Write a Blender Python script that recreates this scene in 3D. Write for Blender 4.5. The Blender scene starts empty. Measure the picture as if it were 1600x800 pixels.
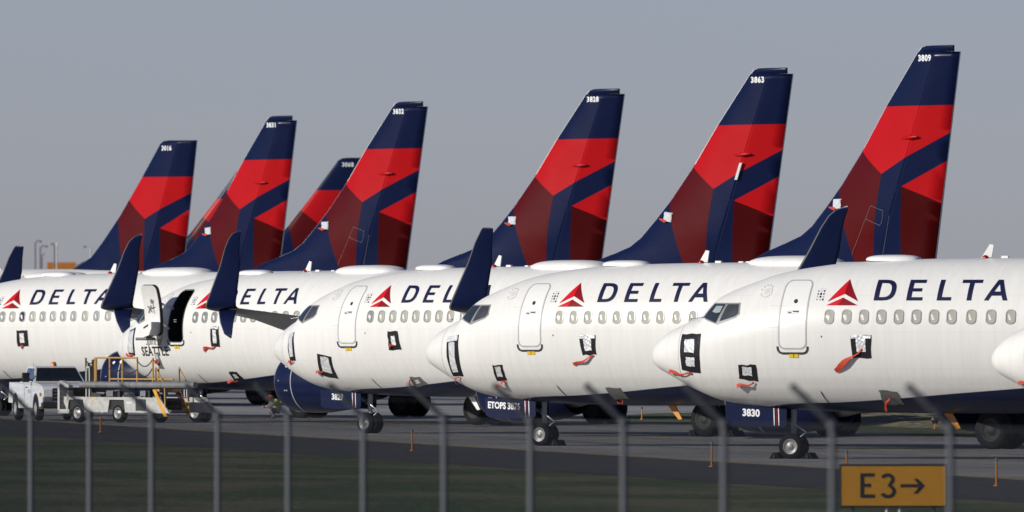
import bpy, bmesh, math, random
from mathutils import Vector, Matrix
random.seed(7)
R = math.radians
SC = bpy.context.scene
COL = SC.collection

# ------------------------------------------------------------------ camera, sky, sun, exposure
CAM_H = 4.13
cd = bpy.data.cameras.new('camera'); cam = bpy.data.objects.new('camera', cd); COL.objects.link(cam)
cam.location = (0, 0, CAM_H); cam.rotation_euler = (R(90), 0, 0)
cd.sensor_width = 36.0; cd.lens = 36.0 * 27000 / 1600
cd.shift_y = -(400 - 476) / 1600.0
cd.clip_start = 1.0; cd.clip_end = 30000
cd.dof.use_dof = True; cd.dof.focus_distance = 500.0; cd.dof.aperture_fstop = 5.6
SC.camera = cam

SUN_AZ = R(205); SUN_EL = R(22)
tosun = Vector((math.cos(SUN_AZ) * math.cos(SUN_EL), math.sin(SUN_AZ) * math.cos(SUN_EL), math.sin(SUN_EL)))
w = bpy.data.worlds.new('World'); SC.world = w; w.use_nodes = True
wn = w.node_tree.nodes; wl = w.node_tree.links
bg = wn['Background']; sky = wn.new('ShaderNodeTexSky'); sky.sky_type = 'NISHITA'; sky.sun_disc = False
sky.sun_elevation = SUN_EL; sky.sun_rotation = math.atan2(tosun.x, tosun.y)
sky.altitude = 300; sky.air_density = 0.6; sky.dust_density = 0.4; sky.ozone_density = 4.0
tint = wn.new('ShaderNodeMix'); tint.data_type = 'RGBA'; tint.blend_type = 'MULTIPLY'; tint.inputs[0].default_value = 1.0
tint.inputs[7].default_value = (1.33, 1.06, 1.09, 1)          # even colour tint multiplied over the whole sky
wl.new(sky.outputs[0], tint.inputs[6]); wl.new(tint.outputs[2], bg.inputs[0]); bg.inputs[1].default_value = 0.07
sd = bpy.data.lights.new('sun', 'SUN'); sun = bpy.data.objects.new('sun', sd); COL.objects.link(sun)
sd.energy = 4.0; sd.angle = R(0.5); sd.color = (1.0, 0.972, 0.89)
sun.rotation_euler = (-tosun).to_track_quat('-Z', 'Y').to_euler()
SC.view_settings.view_transform = 'Standard'; SC.view_settings.look = 'None'
SC.view_settings.exposure = 0.0; SC.view_settings.gamma = 1.0; SC.view_settings.use_curve_mapping = False
SC.render.engine = 'CYCLES'
SC.cycles.use_denoising = True
SC.cycles.max_bounces = 6; SC.cycles.transparent_max_bounces = 6

# ------------------------------------------------------------------ helpers
def tag(o, label=None, cat=None, group=None, kind=None):
    if label: o['label'] = label
    if cat: o['category'] = cat
    if group: o['group'] = group
    if kind: o['kind'] = kind
    return o
def empty(name, mat, label, cat, group=None):
    o = bpy.data.objects.new(name, None); COL.objects.link(o); o.matrix_world = mat
    o.empty_display_size = 0.2
    return tag(o, label, cat, group)
def link(name, me, parent=None, loc=None, rot=None):
    o = bpy.data.objects.new(name, me); COL.objects.link(o)
    if parent is not None: o.parent = parent
    if loc is not None: o.location = loc
    if rot is not None: o.rotation_euler = rot
    return o

def nmat(name):
    m = bpy.data.materials.new(name); m.use_nodes = True
    return m, m.node_tree.nodes, m.node_tree.links, m.node_tree.nodes['Principled BSDF']
def mat(name, col, rough=0.5, metal=0.0, var=0.12, scale=3.0, bump=0.0, coat=0.0, spec=0.5, emit=None):
    """plain procedural paint: base colour with a slow noise of wear and a noisy gloss"""
    m, n, l, b = nmat(name)
    tc = n.new('ShaderNodeTexCoord'); nz = n.new('ShaderNodeTexNoise')
    nz.inputs['Scale'].default_value = scale; nz.inputs['Detail'].default_value = 6
    l.new(tc.outputs['Object'], nz.inputs['Vector'])
    mx = n.new('ShaderNodeMix'); mx.data_type = 'RGBA'
    mx.inputs[6].default_value = (*[c * (1 - var) for c in col], 1)
    mx.inputs[7].default_value = (*[min(1, c * (1 + var)) for c in col], 1)
    l.new(nz.outputs['Fac'], mx.inputs[0]); l.new(mx.outputs[2], b.inputs['Base Color'])
    rr = n.new('ShaderNodeMapRange'); rr.inputs[3].default_value = max(0.02, rough - 0.08); rr.inputs[4].default_value = min(1, rough + 0.08)
    l.new(nz.outputs['Fac'], rr.inputs[0]); l.new(rr.outputs[0], b.inputs['Roughness'])
    b.inputs['Metallic'].default_value = metal
    b.inputs['Coat Weight'].default_value = coat; b.inputs['Coat Roughness'].default_value = 0.08
    b.inputs['Specular IOR Level'].default_value = spec
    if bump:
        bp = n.new('ShaderNodeBump'); bp.inputs['Strength'].default_value = bump; bp.inputs['Distance'].default_value = 0.02
        l.new(nz.outputs['Fac'], bp.inputs['Height']); l.new(bp.outputs[0], b.inputs['Normal'])
    if emit:
        b.inputs['Emission Color'].default_value = (*emit[:3], 1); b.inputs['Emission Strength'].default_value = emit[3]
    return m

NAVY = (0.0055, 0.0105, 0.043); RED = (0.43, 0.006, 0.009); MAROON = (0.080, 0.004, 0.005)
WHITE = (0.80, 0.79, 0.76)
M = {}
M['navy'] = mat('navy_paint', NAVY, 0.3, var=0.1, scale=0.8, spec=0.2)
M['navy_fin'] = mat('navy_fin_paint', NAVY, 0.25, var=0.1, scale=0.8, spec=0.12)
M['red_fin'] = mat('red_fin_paint', RED, 0.3, var=0.06, scale=0.8, spec=0.12)
M['maroon_fin'] = mat('maroon_fin_paint', MAROON, 0.3, var=0.08, scale=0.8, spec=0.12)
M['maroon_shaded'] = mat('shaded_maroon_fin_paint', (0.055, 0.0015, 0.002), 0.3, var=0.08, scale=0.8, spec=0.12)  # same maroon, darkened to put the rudder's shading into the colour
M['white'] = mat('white_paint', WHITE, 0.3, var=0.03, scale=1.5, coat=0.15)
M['white_rough'] = mat('white_worn_paint', (0.72, 0.71, 0.68), 0.5, var=0.1, scale=6)
M['text_navy'] = mat('navy_lettering', (0.009, 0.012, 0.052), 0.5, var=0.05, spec=0.15)
M['text_black'] = mat('black_lettering', (0.012, 0.012, 0.014), 0.4, var=0.05)
M['text_white'] = mat('white_lettering', (0.8, 0.8, 0.8), 0.4, var=0.03)
M['text_grey'] = mat('grey_marking', (0.42, 0.43, 0.45), 0.5, var=0.1)
M['text_faint'] = mat('faint_marking', (0.60, 0.60, 0.60), 0.5, var=0.1)
M['logo_red'] = mat('emblem_bright_red', (0.62, 0.012, 0.02), 0.3, var=0.03, spec=0.2)
M['logo_dark'] = mat('emblem_deep_red', (0.24, 0.006, 0.012), 0.3, var=0.03, spec=0.2)
M['seam'] = mat('panel_seam_grey', (0.40, 0.41, 0.42), 0.5, var=0.15)
M['dark_seam'] = mat('dark_seam', (0.03, 0.03, 0.032), 0.6, var=0.2)
M['metal'] = mat('bare_aluminium', (0.55, 0.55, 0.55), 0.28, 0.9, var=0.1, scale=5)
M['dullmetal'] = mat('dull_grey_metal', (0.20, 0.20, 0.21), 0.45, 0.5, var=0.2, scale=5)
M['wing_grey'] = mat('wing_grey_paint', (0.36, 0.37, 0.38), 0.4, var=0.12, scale=1.2)
M['lead_grey'] = mat('leading_edge_metal', (0.16, 0.16, 0.15), 0.45, 0.3, var=0.15, scale=3)
M['rubber'] = mat('tyre_rubber', (0.010, 0.010, 0.011), 0.8, var=0.3, scale=8, bump=0.2, spec=0.2)
M['rim_shaded'] = mat('shaded_wheel_rim', (0.015, 0.015, 0.015), 0.7, 0.0, var=0.3, scale=12)  # main wheel rims coloured near black for the shade under the wing
M['rim'] = mat('wheel_rim', (0.42, 0.42, 0.40), 0.4, 0.4, var=0.25, scale=12)
M['black'] = mat('matt_black', (0.010, 0.010, 0.011), 0.6, var=0.3)
M['interior'] = mat('dark_cabin_interior', (0.012, 0.012, 0.014), 0.8, var=0.4, scale=2)
M['guard'] = mat('black_sill_guard', (0.03, 0.031, 0.034), 0.5, var=0.2)
M['yellow'] = mat('yellow_placard', (0.78, 0.50, 0.02), 0.5, var=0.08)
M['tape'] = mat('black_foil_tape', (0.022, 0.022, 0.024), 0.35, 0.1, var=0.4, scale=18, bump=0.6, spec=0.2)
M['greytape'] = mat('grey_tape', (0.16, 0.16, 0.15), 0.5, 0.1, var=0.25, scale=14, bump=0.4)
def foil_mat():
    m, n, l, b = nmat('crumpled_silver_foil')
    tc = n.new('ShaderNodeTexCoord'); v = n.new('ShaderNodeTexVoronoi'); v.inputs['Scale'].default_value = 11; nz = n.new('ShaderNodeTexNoise'); nz.inputs['Scale'].default_value = 4; nz.inputs['Detail'].default_value = 5
    l.new(tc.outputs['Object'], nz.inputs['Vector']); l.new(tc.outputs['Object'], v.inputs['Vector'])
    r = n.new('ShaderNodeMapRange'); r.inputs[1].default_value = .40; r.inputs[2].default_value = .56; l.new(nz.outputs['Fac'], r.inputs[0])
    x = n.new('ShaderNodeMix'); x.data_type = 'RGBA'; x.inputs[6].default_value = (.62, .63, .65, 1); x.inputs[7].default_value = (.80, .80, .80, 1); l.new(r.outputs[0], x.inputs[0]); l.new(x.outputs[2], b.inputs['Base Color'])
    b.inputs['Metallic'].default_value = .25; b.inputs['Roughness'].default_value = .38
    bp = n.new('ShaderNodeBump'); bp.inputs['Strength'].default_value = .5; bp.inputs['Distance'].default_value = .04; l.new(v.outputs['Distance'], bp.inputs['Height']); l.new(bp.outputs[0], b.inputs['Normal'])
    return m
M['foil'] = foil_mat()
M['ribbon'] = mat('red_streamer_cloth', (0.50, 0.045, 0.016), 0.8, var=0.25, scale=10)
M['cover_white'] = mat('white_cloth_cover', (0.58, 0.58, 0.60), 0.7, var=0.15, scale=12, bump=0.5)
M['orange'] = mat('orange_paint', (0.55, 0.20, 0.02), 0.5, var=0.15, scale=6)
M['blade_orange'] = mat('orange_cover', (0.60, 0.23, 0.012), 0.5, var=0.15)
M['amber'] = mat('amber_lens', (0.62, 0.2, 0.02), 0.2, var=0.1)
M['redlens'] = mat('red_lens', (0.30, 0.02, 0.015), 0.15, var=0.1)
M['bluelens'] = mat('blue_reflector', (0.02, 0.13, 0.32), 0.3, var=0.1)
M['shade'] = mat('window_shade_beige', (0.37, 0.365, 0.31), 0.5, var=0.06, scale=6, spec=0.2)
M['shade_grey'] = mat('window_shade_grey', (0.19, 0.20, 0.20), 0.4, var=0.1, scale=6)
M['pane_dark'] = mat('dark_window_glass', (0.04, 0.045, 0.055), 0.08, var=0.2, scale=6)
M['pane_rim'] = mat('window_rim', (0.27, 0.27, 0.26), 0.4, 0.2, var=0.1)
M['cockpit'] = mat('cockpit_glass', (0.03, 0.038, 0.05), 0.05, var=0.6, scale=2.2, spec=0.8)
M['cockpit2'] = mat('cockpit_side_glass', (0.06, 0.064, 0.072), 0.08, var=0.5, scale=2.6, spec=0.8)
M['cockpit_light'] = mat('cockpit_pale_screen', (0.34, 0.40, 0.38), 0.2, var=0.2, scale=3)
M['frame'] = mat('window_frame_grey', (0.33, 0.33, 0.32), 0.4, 0.3, var=0.1)
M['galv'] = mat('galvanised_steel', (0.066, 0.071, 0.083), 0.6, 0.1, var=0.2, scale=6)
M['wire'] = mat('fence_wire', (0.040, 0.042, 0.046), 0.55, 0.2, var=0.2, scale=6)
M['sign_yellow'] = mat('sign_yellow', (0.68, 0.31, 0.006), 0.5, var=0.1, scale=2.2)
M['sign_black'] = mat('sign_black', (0.012, 0.012, 0.013), 0.5, var=0.2)
M['concrete_grey'] = mat('grey_post', (0.35, 0.35, 0.36), 0.6, var=0.1)
M['rail'] = mat('worn_yellow_rail', (0.46, 0.26, 0.06), 0.55, var=0.35, scale=9)
M['stair_yellow'] = mat('stair_yellow', (0.62, 0.31, 0.03), 0.5, var=0.3, scale=5)
M['belt_grey'] = mat('grey_bumper_tube', (0.17, 0.175, 0.18), 0.6, var=0.45, scale=5)
M['loader_white'] = mat('dirty_loader_white', (0.42, 0.41, 0.385), 0.65, var=0.45, scale=5.5)
M['truck_white'] = mat('truck_white', (0.66, 0.67, 0.68), 0.25, var=0.05, coat=0.3)
M['glass'] = mat('vehicle_glass', (0.012, 0.014, 0.016), 0.05, var=0.5, scale=2, spec=0.7)
M['glass_side'] = mat('vehicle_side_glass', (0.05, 0.075, 0.11), 0.06, var=0.3, scale=2, spec=0.8)
M['lamp_clear'] = mat('clear_lamp', (0.75, 0.75, 0.73), 0.12, 0.0, var=0.2, scale=12)
M['hivis'] = mat('lime_hivis_cloth', (0.50, 0.55, 0.04), 0.8, var=0.25, scale=8)
M['hivis_orange'] = mat('orange_hivis_cloth', (0.62, 0.10, 0.03), 0.8, var=0.2, scale=8)
M['trousers'] = mat('grey_work_trousers', (0.13, 0.13, 0.15), 0.85, var=0.3, scale=8)
M['skin'] = mat('skin', (0.42, 0.24, 0.17), 0.55, var=0.08, scale=20)
M['hair'] = mat('dark_hair', (0.02, 0.014, 0.01), 0.6, var=0.3, scale=30)
M['lightpole'] = mat('far_pole_grey', (0.16, 0.16, 0.17), 0.5, 0.3, var=0.1)
M['lightpole_pale'] = mat('far_pole_pale', (0.55, 0.55, 0.54), 0.5, 0.1, var=0.1)
M['billboard'] = mat('orange_board', (0.52, 0.18, 0.02), 0.6, var=0.25, scale=0.8)
M['foliage'] = mat('dark_foliage', (0.02, 0.03, 0.012), 0.8, var=0.6, scale=4)
M['bark'] = mat('bark', (0.08, 0.055, 0.04), 0.9, var=0.4, scale=9)

class MB:
    """collects shapes and builds them as one mesh"""
    def __init__(s): s.v = []; s.f = []; s.m = []; s.sm = []; s.mats = []
    def mi(s, m):
        if m not in s.mats: s.mats.append(m)
        return s.mats.index(m)
    def add(s, vs, fs, m, smooth=False):
        o = len(s.v); k = s.mi(m); s.v += [tuple(p) for p in vs]
        for f in fs: s.f.append(tuple(i + o for i in f)); s.m.append(k); s.sm.append(smooth)
        return s
    def box(s, lo, hi, m, mtx=None, bev=0.0):
        x0, y0, z0 = lo; x1, y1, z1 = hi
        if bev:
            b = min(bev, (x1 - x0) * .45, (y1 - y0) * .45, (z1 - z0) * .45)
            vs = []; fs = []
            # chamfered box through a bmesh bevel
            bm = bmesh.new(); bmesh.ops.create_cube(bm, size=1)
            for v in bm.verts: v.co = Vector(((x0 + x1) / 2 + v.co.x * (x1 - x0), (y0 + y1) / 2 + v.co.y * (y1 - y0), (z0 + z1) / 2 + v.co.z * (z1 - z0)))
            bmesh.ops.bevel(bm, geom=bm.edges[:], offset=b, segments=2, affect='EDGES', profile=0.5)
            bm.verts.index_update()
            vs = [v.co.copy() for v in bm.verts]; fs = [[v.index for v in f.verts] for f in bm.faces]; bm.free()
        else:
            vs = [Vector(p) for p in ((x0, y0, z0), (x1, y0, z0), (x1, y1, z0), (x0, y1, z0), (x0, y0, z1), (x1, y0, z1), (x1, y1, z1), (x0, y1, z1))]
            fs = [(0, 3, 2, 1), (4, 5, 6, 7), (0, 1, 5, 4), (1, 2, 6, 5), (2, 3, 7, 6), (3, 0, 4, 7)]
        if mtx is not None: vs = [mtx @ v for v in vs]
        return s.add(vs, fs, m)
    def tube(s, pts, r, m, n=8, cap=True, smooth=True):
        pts = [Vector(p) for p in pts]; rs = r if isinstance(r, (list, tuple)) else [r] * len(pts)
        vs = []; fs = []; a = None
        for i, p in enumerate(pts):
            d = (pts[min(i + 1, len(pts) - 1)] - pts[max(i - 1, 0)]).normalized()
            if a is None: a = d.orthogonal().normalized()
            a = (a - d * a.dot(d)); a = a.normalized() if a.length > 1e-6 else d.orthogonal().normalized()
            b = d.cross(a)
            for k in range(n):
                t = 2 * math.pi * k / n; vs.append(p + (a * math.cos(t) + b * math.sin(t)) * rs[i])
        for i in range(len(pts) - 1):
            for k in range(n):
                k2 = (k + 1) % n; fs.append((i * n + k, i * n + k2, (i + 1) * n + k2, (i + 1) * n + k))
        s.add(vs, fs, m, smooth)
        if cap: s.add(vs[:n], [tuple(range(n - 1, -1, -1))], m); s.add(vs[-n:], [tuple(range(n))], m)
        return s
    def lathe(s, prof, m, origin=(0, 0, 0), axis='y', n=24, smooth=True, sy=1.0):
        """prof = [(along, radius)]"""
        vs = []; fs = []; ox, oy, oz = origin
        for (a, r) in prof:
            for k in range(n):
                t = 2 * math.pi * k / n; c, q = r * math.cos(t), r * math.sin(t) * sy
                vs.append({'x': (ox + a, oy + c, oz + q), 'y': (ox + c, oy + a, oz + q), 'z': (ox + c, oy + q, oz + a)}[axis])
        for i in range(len(prof) - 1):
            for k in range(n):
                k2 = (k + 1) % n; fs.append((i * n + k, i * n + k2, (i + 1) * n + k2, (i + 1) * n + k))
        return s.add(vs, fs, m, smooth)
    def prism(s, poly, m, axis='y', a=0.0, b=1.0, mtx=None):
        """poly in the plane normal to axis, pushed from a to b"""
        n = len(poly)
        def P(u, v, h): return {'y': (u, h, v), 'x': (h, u, v), 'z': (u, v, h)}[axis]
        vs = [Vector(P(u, v, a)) for u, v in poly] + [Vector(P(u, v, b)) for u, v in poly]
        fs = [tuple(range(n)), tuple(range(2 * n - 1, n - 1, -1))] + [(i, i + n, (i + 1) % n + n, (i + 1) % n) for i in range(n)]
        if mtx is not None: vs = [mtx @ v for v in vs]
        return s.add(vs, fs, m)
    def mesh(s, name, fix=True, autosmooth=None):
        me = bpy.data.meshes.new(name); me.from_pydata([tuple(v) for v in s.v], [], s.f)
        for m in s.mats: me.materials.append(M[m] if isinstance(m, str) else m)
        me.polygons.foreach_set('material_index', s.m); me.polygons.foreach_set('use_smooth', s.sm); me.update()
        if fix:
            bm = bmesh.new(); bm.from_mesh(me); bmesh.ops.recalc_face_normals(bm, faces=bm.faces[:]); bm.to_mesh(me); bm.free()
        return me
    def build(s, name, parent=None, loc=None, rot=None): return link(name, s.mesh(name), parent, loc, rot)

def text_mesh(txt, height, m, bold=0.0, shear=0.0, space=1.0, name='lettering'):
    """flat text in the x-z plane, left bottom at the origin, as (verts, faces)"""
    cu = bpy.data.curves.new(name, 'FONT'); cu.body = txt; cu.size = height / 0.70; cu.offset = bold; cu.shear = shear
    cu.space_character = space; cu.resolution_u = 3
    o = bpy.data.objects.new(name, cu); COL.objects.link(o)
    bpy.context.view_layer.update()
    dg = bpy.context.evaluated_depsgraph_get(); me = o.evaluated_get(dg).to_mesh()
    vs = [v.co.copy() for v in me.vertices]; fs = [tuple(p.vertices) for p in me.polygons]
    o.evaluated_get(dg).to_mesh_clear(); bpy.data.objects.remove(o); bpy.data.curves.remove(cu)
    return vs, fs

# ------------------------------------------------------------------ airliner shape (metres; x aft from the nose tip, y to starboard, z up from the ground)
# (t, top, bottom, half width, z of widest, exponent)
PROF=[(0.0,2.79,2.74,0.02,2.765),(0.04,2.93,2.62,0.15,2.767),(0.12,3.05,2.50,0.28,2.77),(0.22,3.15,2.42,0.40,2.775),(0.40,3.31,2.32,0.55,2.79),
(0.65,3.46,2.19,0.72,2.82),(0.95,3.60,2.03,0.90,2.86),(1.25,3.735,1.88,1.05,2.90),(1.50,3.82,1.77,1.165,2.94),(1.80,4.12,1.65,1.29,2.99),
(2.05,4.34,1.57,1.375,3.04),(2.40,4.51,1.495,1.475,3.10),(2.8,4.66,1.44,1.565,3.16),(3.2,4.80,1.40,1.635,3.22),(3.6,4.93,1.365,1.69,3.27),
(4.1,5.045,1.33,1.745,3.32),(4.7,5.14,1.30,1.795,3.37),(5.5,5.235,1.275,1.84,3.42),(6.3,5.29,1.255,1.865,3.45),(7.1,5.325,1.245,1.878,3.46),
(8.0,5.352,1.24,1.88,3.46),(9.5,5.372,1.24,1.88,3.46),(11.0,5.38,1.24,1.88,3.46),(26.5,5.38,1.24,1.88,3.46),(28.5,5.38,1.33,1.87,3.48),(30.5,5.38,1.58,1.80,3.55),
(32.5,5.375,1.95,1.66,3.72),(34.5,5.36,2.42,1.45,3.95),(36.5,5.33,2.95,1.17,4.2),(38.5,5.28,3.5,0.84,4.43),(40.2,5.2,3.98,0.52,4.62),(41.2,5.1,4.25,0.33,4.68),(41.75,4.98,4.42,0.2,4.7)]
def _slopes(k):
    P=PROF;n=len(P);m=[0]*n
    d=[(P[i+1][k]-P[i][k])/(P[i+1][0]-P[i][0]) for i in range(n-1)]
    for i in range(1,n-1):
        m[i]=0 if d[i-1]*d[i]<=0 else 2*d[i-1]*d[i]/(d[i-1]+d[i])
    m[0]=d[0];m[-1]=d[-1]
    return m
_S={k:_slopes(k) for k in (1,2,3,4)}
def prof(t):
    P=PROF
    t=min(max(t,P[0][0]),P[-1][0])
    i=0
    while i<len(P)-2 and t>P[i+1][0]: i+=1
    h=P[i+1][0]-P[i][0];u=(t-P[i][0])/h
    r=[]
    for k in (1,2,3,4):
        a=P[i][k];b=P[i+1][k];ma=_S[k][i]*h;mb=_S[k][i+1]*h
        r.append(a*(2*u**3-3*u*u+1)+ma*(u**3-2*u*u+u)+b*(-2*u**3+3*u*u)+mb*(u**3-u*u))
    return r
NU,NL=2.0,2.1
def halfw(t,z):
    top,bot,w,zc=prof(t)
    if z>=zc: q=min(1,(z-zc)/(top-zc));n=NU
    else: q=min(1,(zc-z)/(zc-bot));n=NL
    return w*max(0,1-q**n)**(1/n)
def surf(t, z, off=0.0):
    """point on the port skin"""
    e = 0.01
    wv = halfw(t, z); dt = (halfw(t + e, z) - halfw(t - e, z)) / (2 * e); dz = (halfw(t, z + e) - halfw(t, z - e)) / (2 * e)
    dz = max(-6, min(6, dz)); dt = max(-4, min(4, dt))
    n = Vector((-dt, -1.0, -dz)).normalized()
    return Vector((t, -wv, z)) + n * off
def patch(polys, m, off, mb=None, step=0.09, fold=None):
    """flat (t,z) polygons laid on the port skin"""
    mb = mb or MB()
    for poly in polys:
        bm = bmesh.new(); f = bm.faces.new([bm.verts.new((a, 0, b)) for a, b in poly])
        for ax, st in ((2, step), (0, step * 2.5)):
            lo = min(v.co[ax] for v in bm.verts); hi = max(v.co[ax] for v in bm.verts)
            q = lo + st
            while q < hi - 1e-4:
                no = [0, 0, 0]; no[ax] = 1; co = [0, 0, 0]; co[ax] = q
                bmesh.ops.bisect_plane(bm, geom=bm.verts[:] + bm.edges[:] + bm.faces[:], dist=1e-6, plane_co=co, plane_no=no)
                q += st
        bm.verts.index_update()
        mb.add([surf(v.co.x, v.co.z, off) for v in bm.verts], [[v.index for v in f.verts] for f in bm.faces], m)
        bm.free()
    return mb
def slope(t, z): return math.sqrt(1 + min(30, ((halfw(t, z + .01) - halfw(t, z - .01)) / .02) ** 2))
def strip(path, width, m, off, mb=None, closed=False):
    """ribbon of even width along a (t,z) path on the port skin"""
    mb = mb or MB(); n = len(path); L = []; Rr = []
    for i, (t, z) in enumerate(path):
        a = path[(i - 1) % n] if (closed or i) else path[i]; b = path[(i + 1) % n] if (closed or i < n - 1) else path[i]
        k = slope(t, z); dx, dz = b[0] - a[0], (b[1] - a[1]) * k; l = math.hypot(dx, dz) or 1
        nx, nz = -dz / l * width / 2, dx / l * width / 2 / k
        L.append(surf(t + nx, z + nz, off)); Rr.append(surf(t - nx, z - nz, off))
    vs = L + Rr; fs = [(i, (i + 1) % n, (i + 1) % n + n, i + n) for i in range(n if closed else n - 1)]
    return mb.add(vs, fs, m)
def rrect(t0, t1, z0, z1, r, k=5, lean=0.0):
    pts = []
    for cx, cz, a0 in ((t1 - r, z1 - r, 0), (t0 + r, z1 - r, 90), (t0 + r, z0 + r, 180), (t1 - r, z0 + r, 270)):
        for i in range(k + 1):
            a = R(a0 + 90 * i / k); pts.append((cx + r * math.cos(a) + lean * (cz - z0), cz + r * math.sin(a)))
    return pts
def dense(path, step=0.12, closed=True):
    out = []; n = len(path)
    for i in range(n if closed else n - 1):
        a, b = path[i], path[(i + 1) % n]; k = max(1, int(math.hypot(b[0] - a[0], b[1] - a[1]) / step))
        out += [(a[0] + (b[0] - a[0]) * j / k, a[1] + (b[1] - a[1]) * j / k) for j in range(k)]
    if not closed: out.append(path[-1])
    return out
def skin_text(txt, height, t0, z0, m, bold=0.0, shear=0.0, space=1.0, width=None, off=0.010):
    vs, fs = text_mesh(txt, height, m, bold, shear, space)
    k = 1.0
    if width: k = width / max(v.x for v in vs)
    return MB().add([surf(t0 + v.x * k, z0 + v.y, off) for v in vs], fs, m).mesh('lettering', fix=False)

# paint of the skin: white above, navy belly below a rising line
def skin_material():
    m, n, l, b = nmat('airliner_skin')
    tc = n.new('ShaderNodeTexCoord'); sp = n.new('ShaderNodeSeparateXYZ'); l.new(tc.outputs['Object'], sp.inputs[0])
    dv = n.new('ShaderNodeMath'); dv.operation = 'DIVIDE'; dv.inputs[1].default_value = 42; l.new(sp.outputs[0], dv.inputs[0])
    cv = n.new('ShaderNodeFloatCurve'); l.new(dv.outputs[0], cv.inputs[1])
    c = cv.mapping.curves[0]
    pts = [(0, 0.6), (2.6, 1.0), (3.6, 1.42), (4.6, 1.50), (5.6, 1.525), (7.55, 1.645), (8.9, 1.755), (10.9, 1.905), (13.5, 2.1), (20, 2.55), (28, 3.3), (35, 4.4), (42, 5.6)]
    c.points[0].location = (0, .6 / 6); c.points[1].location = (1, 5.6 / 6)
    for x, y in pts[1:-1]: c.points.new(x / 42, y / 6)
    for p in c.points: p.handle_type = 'AUTO_CLAMPED'
    cv.mapping.update()
    z6 = n.new('ShaderNodeMath'); z6.operation = 'DIVIDE'; z6.inputs[1].default_value = 6; l.new(sp.outputs[2], z6.inputs[0])
    sb = n.new('ShaderNodeMath'); sb.operation = 'SUBTRACT'; l.new(z6.outputs[0], sb.inputs[0]); l.new(cv.outputs[0], sb.inputs[1])
    mr = n.new('ShaderNodeMapRange'); mr.inputs[1].default_value = -0.0012; mr.inputs[2].default_value = 0.0012; l.new(sb.outputs[0], mr.inputs[0])
    # slow grime and vertical run streaks in the white
    mp = n.new('ShaderNodeMapping'); mp.inputs['Scale'].default_value = (5.0, 1.2, 0.35); l.new(tc.outputs['Object'], mp.inputs[0])
    nz = n.new('ShaderNodeTexNoise'); nz.inputs['Scale'].default_value = 1.6; nz.inputs['Detail'].default_value = 7; l.new(mp.outputs[0], nz.inputs['Vector'])
    wh = n.new('ShaderNodeMix'); wh.data_type = 'RGBA'
    wh.inputs[6].default_value = (0.70, 0.68, 0.635, 1); wh.inputs[7].default_value = (0.82, 0.81, 0.785, 1); l.new(nz.outputs['Fac'], wh.inputs[0])
    # skin lap joints: thin lines round the hull and along it
    def line(sock, period, shift, width):
        a = n.new('ShaderNodeMath'); a.operation = 'ADD'; a.inputs[1].default_value = shift; l.new(sock, a.inputs[0])
        md = n.new('ShaderNodeMath'); md.operation = 'PINGPONG'; md.inputs[1].default_value = period / 2; l.new(a.outputs[0], md.inputs[0])
        lt = n.new('ShaderNodeMath'); lt.operation = 'LESS_THAN'; lt.inputs[1].default_value = width; l.new(md.outputs[0], lt.inputs[0])
        return lt.outputs[0]
    j1 = line(sp.outputs[0], 3.1, -1.12, 0.007); j2 = line(sp.outputs[2], 0.98, 0.52, 0.005)
    jm = n.new('ShaderNodeMath'); jm.operation = 'MAXIMUM'; l.new(j1, jm.inputs[0]); l.new(j2, jm.inputs[1])
    js = n.new('ShaderNodeMath'); js.operation = 'MULTIPLY'; js.inputs[1].default_value = 0.16; l.new(jm.outputs[0], js.inputs[0])
    wj = n.new('ShaderNodeMix'); wj.data_type = 'RGBA'; wj.inputs[7].default_value = (0.3, 0.3, 0.3, 1)
    l.new(js.outputs[0], wj.inputs[0]); l.new(wh.outputs[2], wj.inputs[6])
    cm = n.new('ShaderNodeMix'); cm.data_type = 'RGBA'; cm.inputs[6].default_value = (*NAVY, 1)
    l.new(mr.outputs[0], cm.inputs[0]); l.new(wj.outputs[2], cm.inputs[7]); l.new(cm.outputs[2], b.inputs['Base Color'])
    b.inputs['Roughness'].default_value = 0.38; b.inputs['Specular IOR Level'].default_value = 0.3
    nb = n.new('ShaderNodeTexNoise'); nb.inputs['Scale'].default_value = 1.3; nb.inputs['Detail'].default_value = 3; l.new(tc.outputs['Object'], nb.inputs['Vector'])
    bp = n.new('ShaderNodeBump'); bp.inputs['Strength'].default_value = 0.12; bp.inputs['Distance'].default_value = 0.03
    l.new(nb.outputs['Fac'], bp.inputs['Height']); l.new(bp.outputs[0], b.inputs['Normal'])
    return m
M['airliner_skin'] = skin_material()

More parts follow.
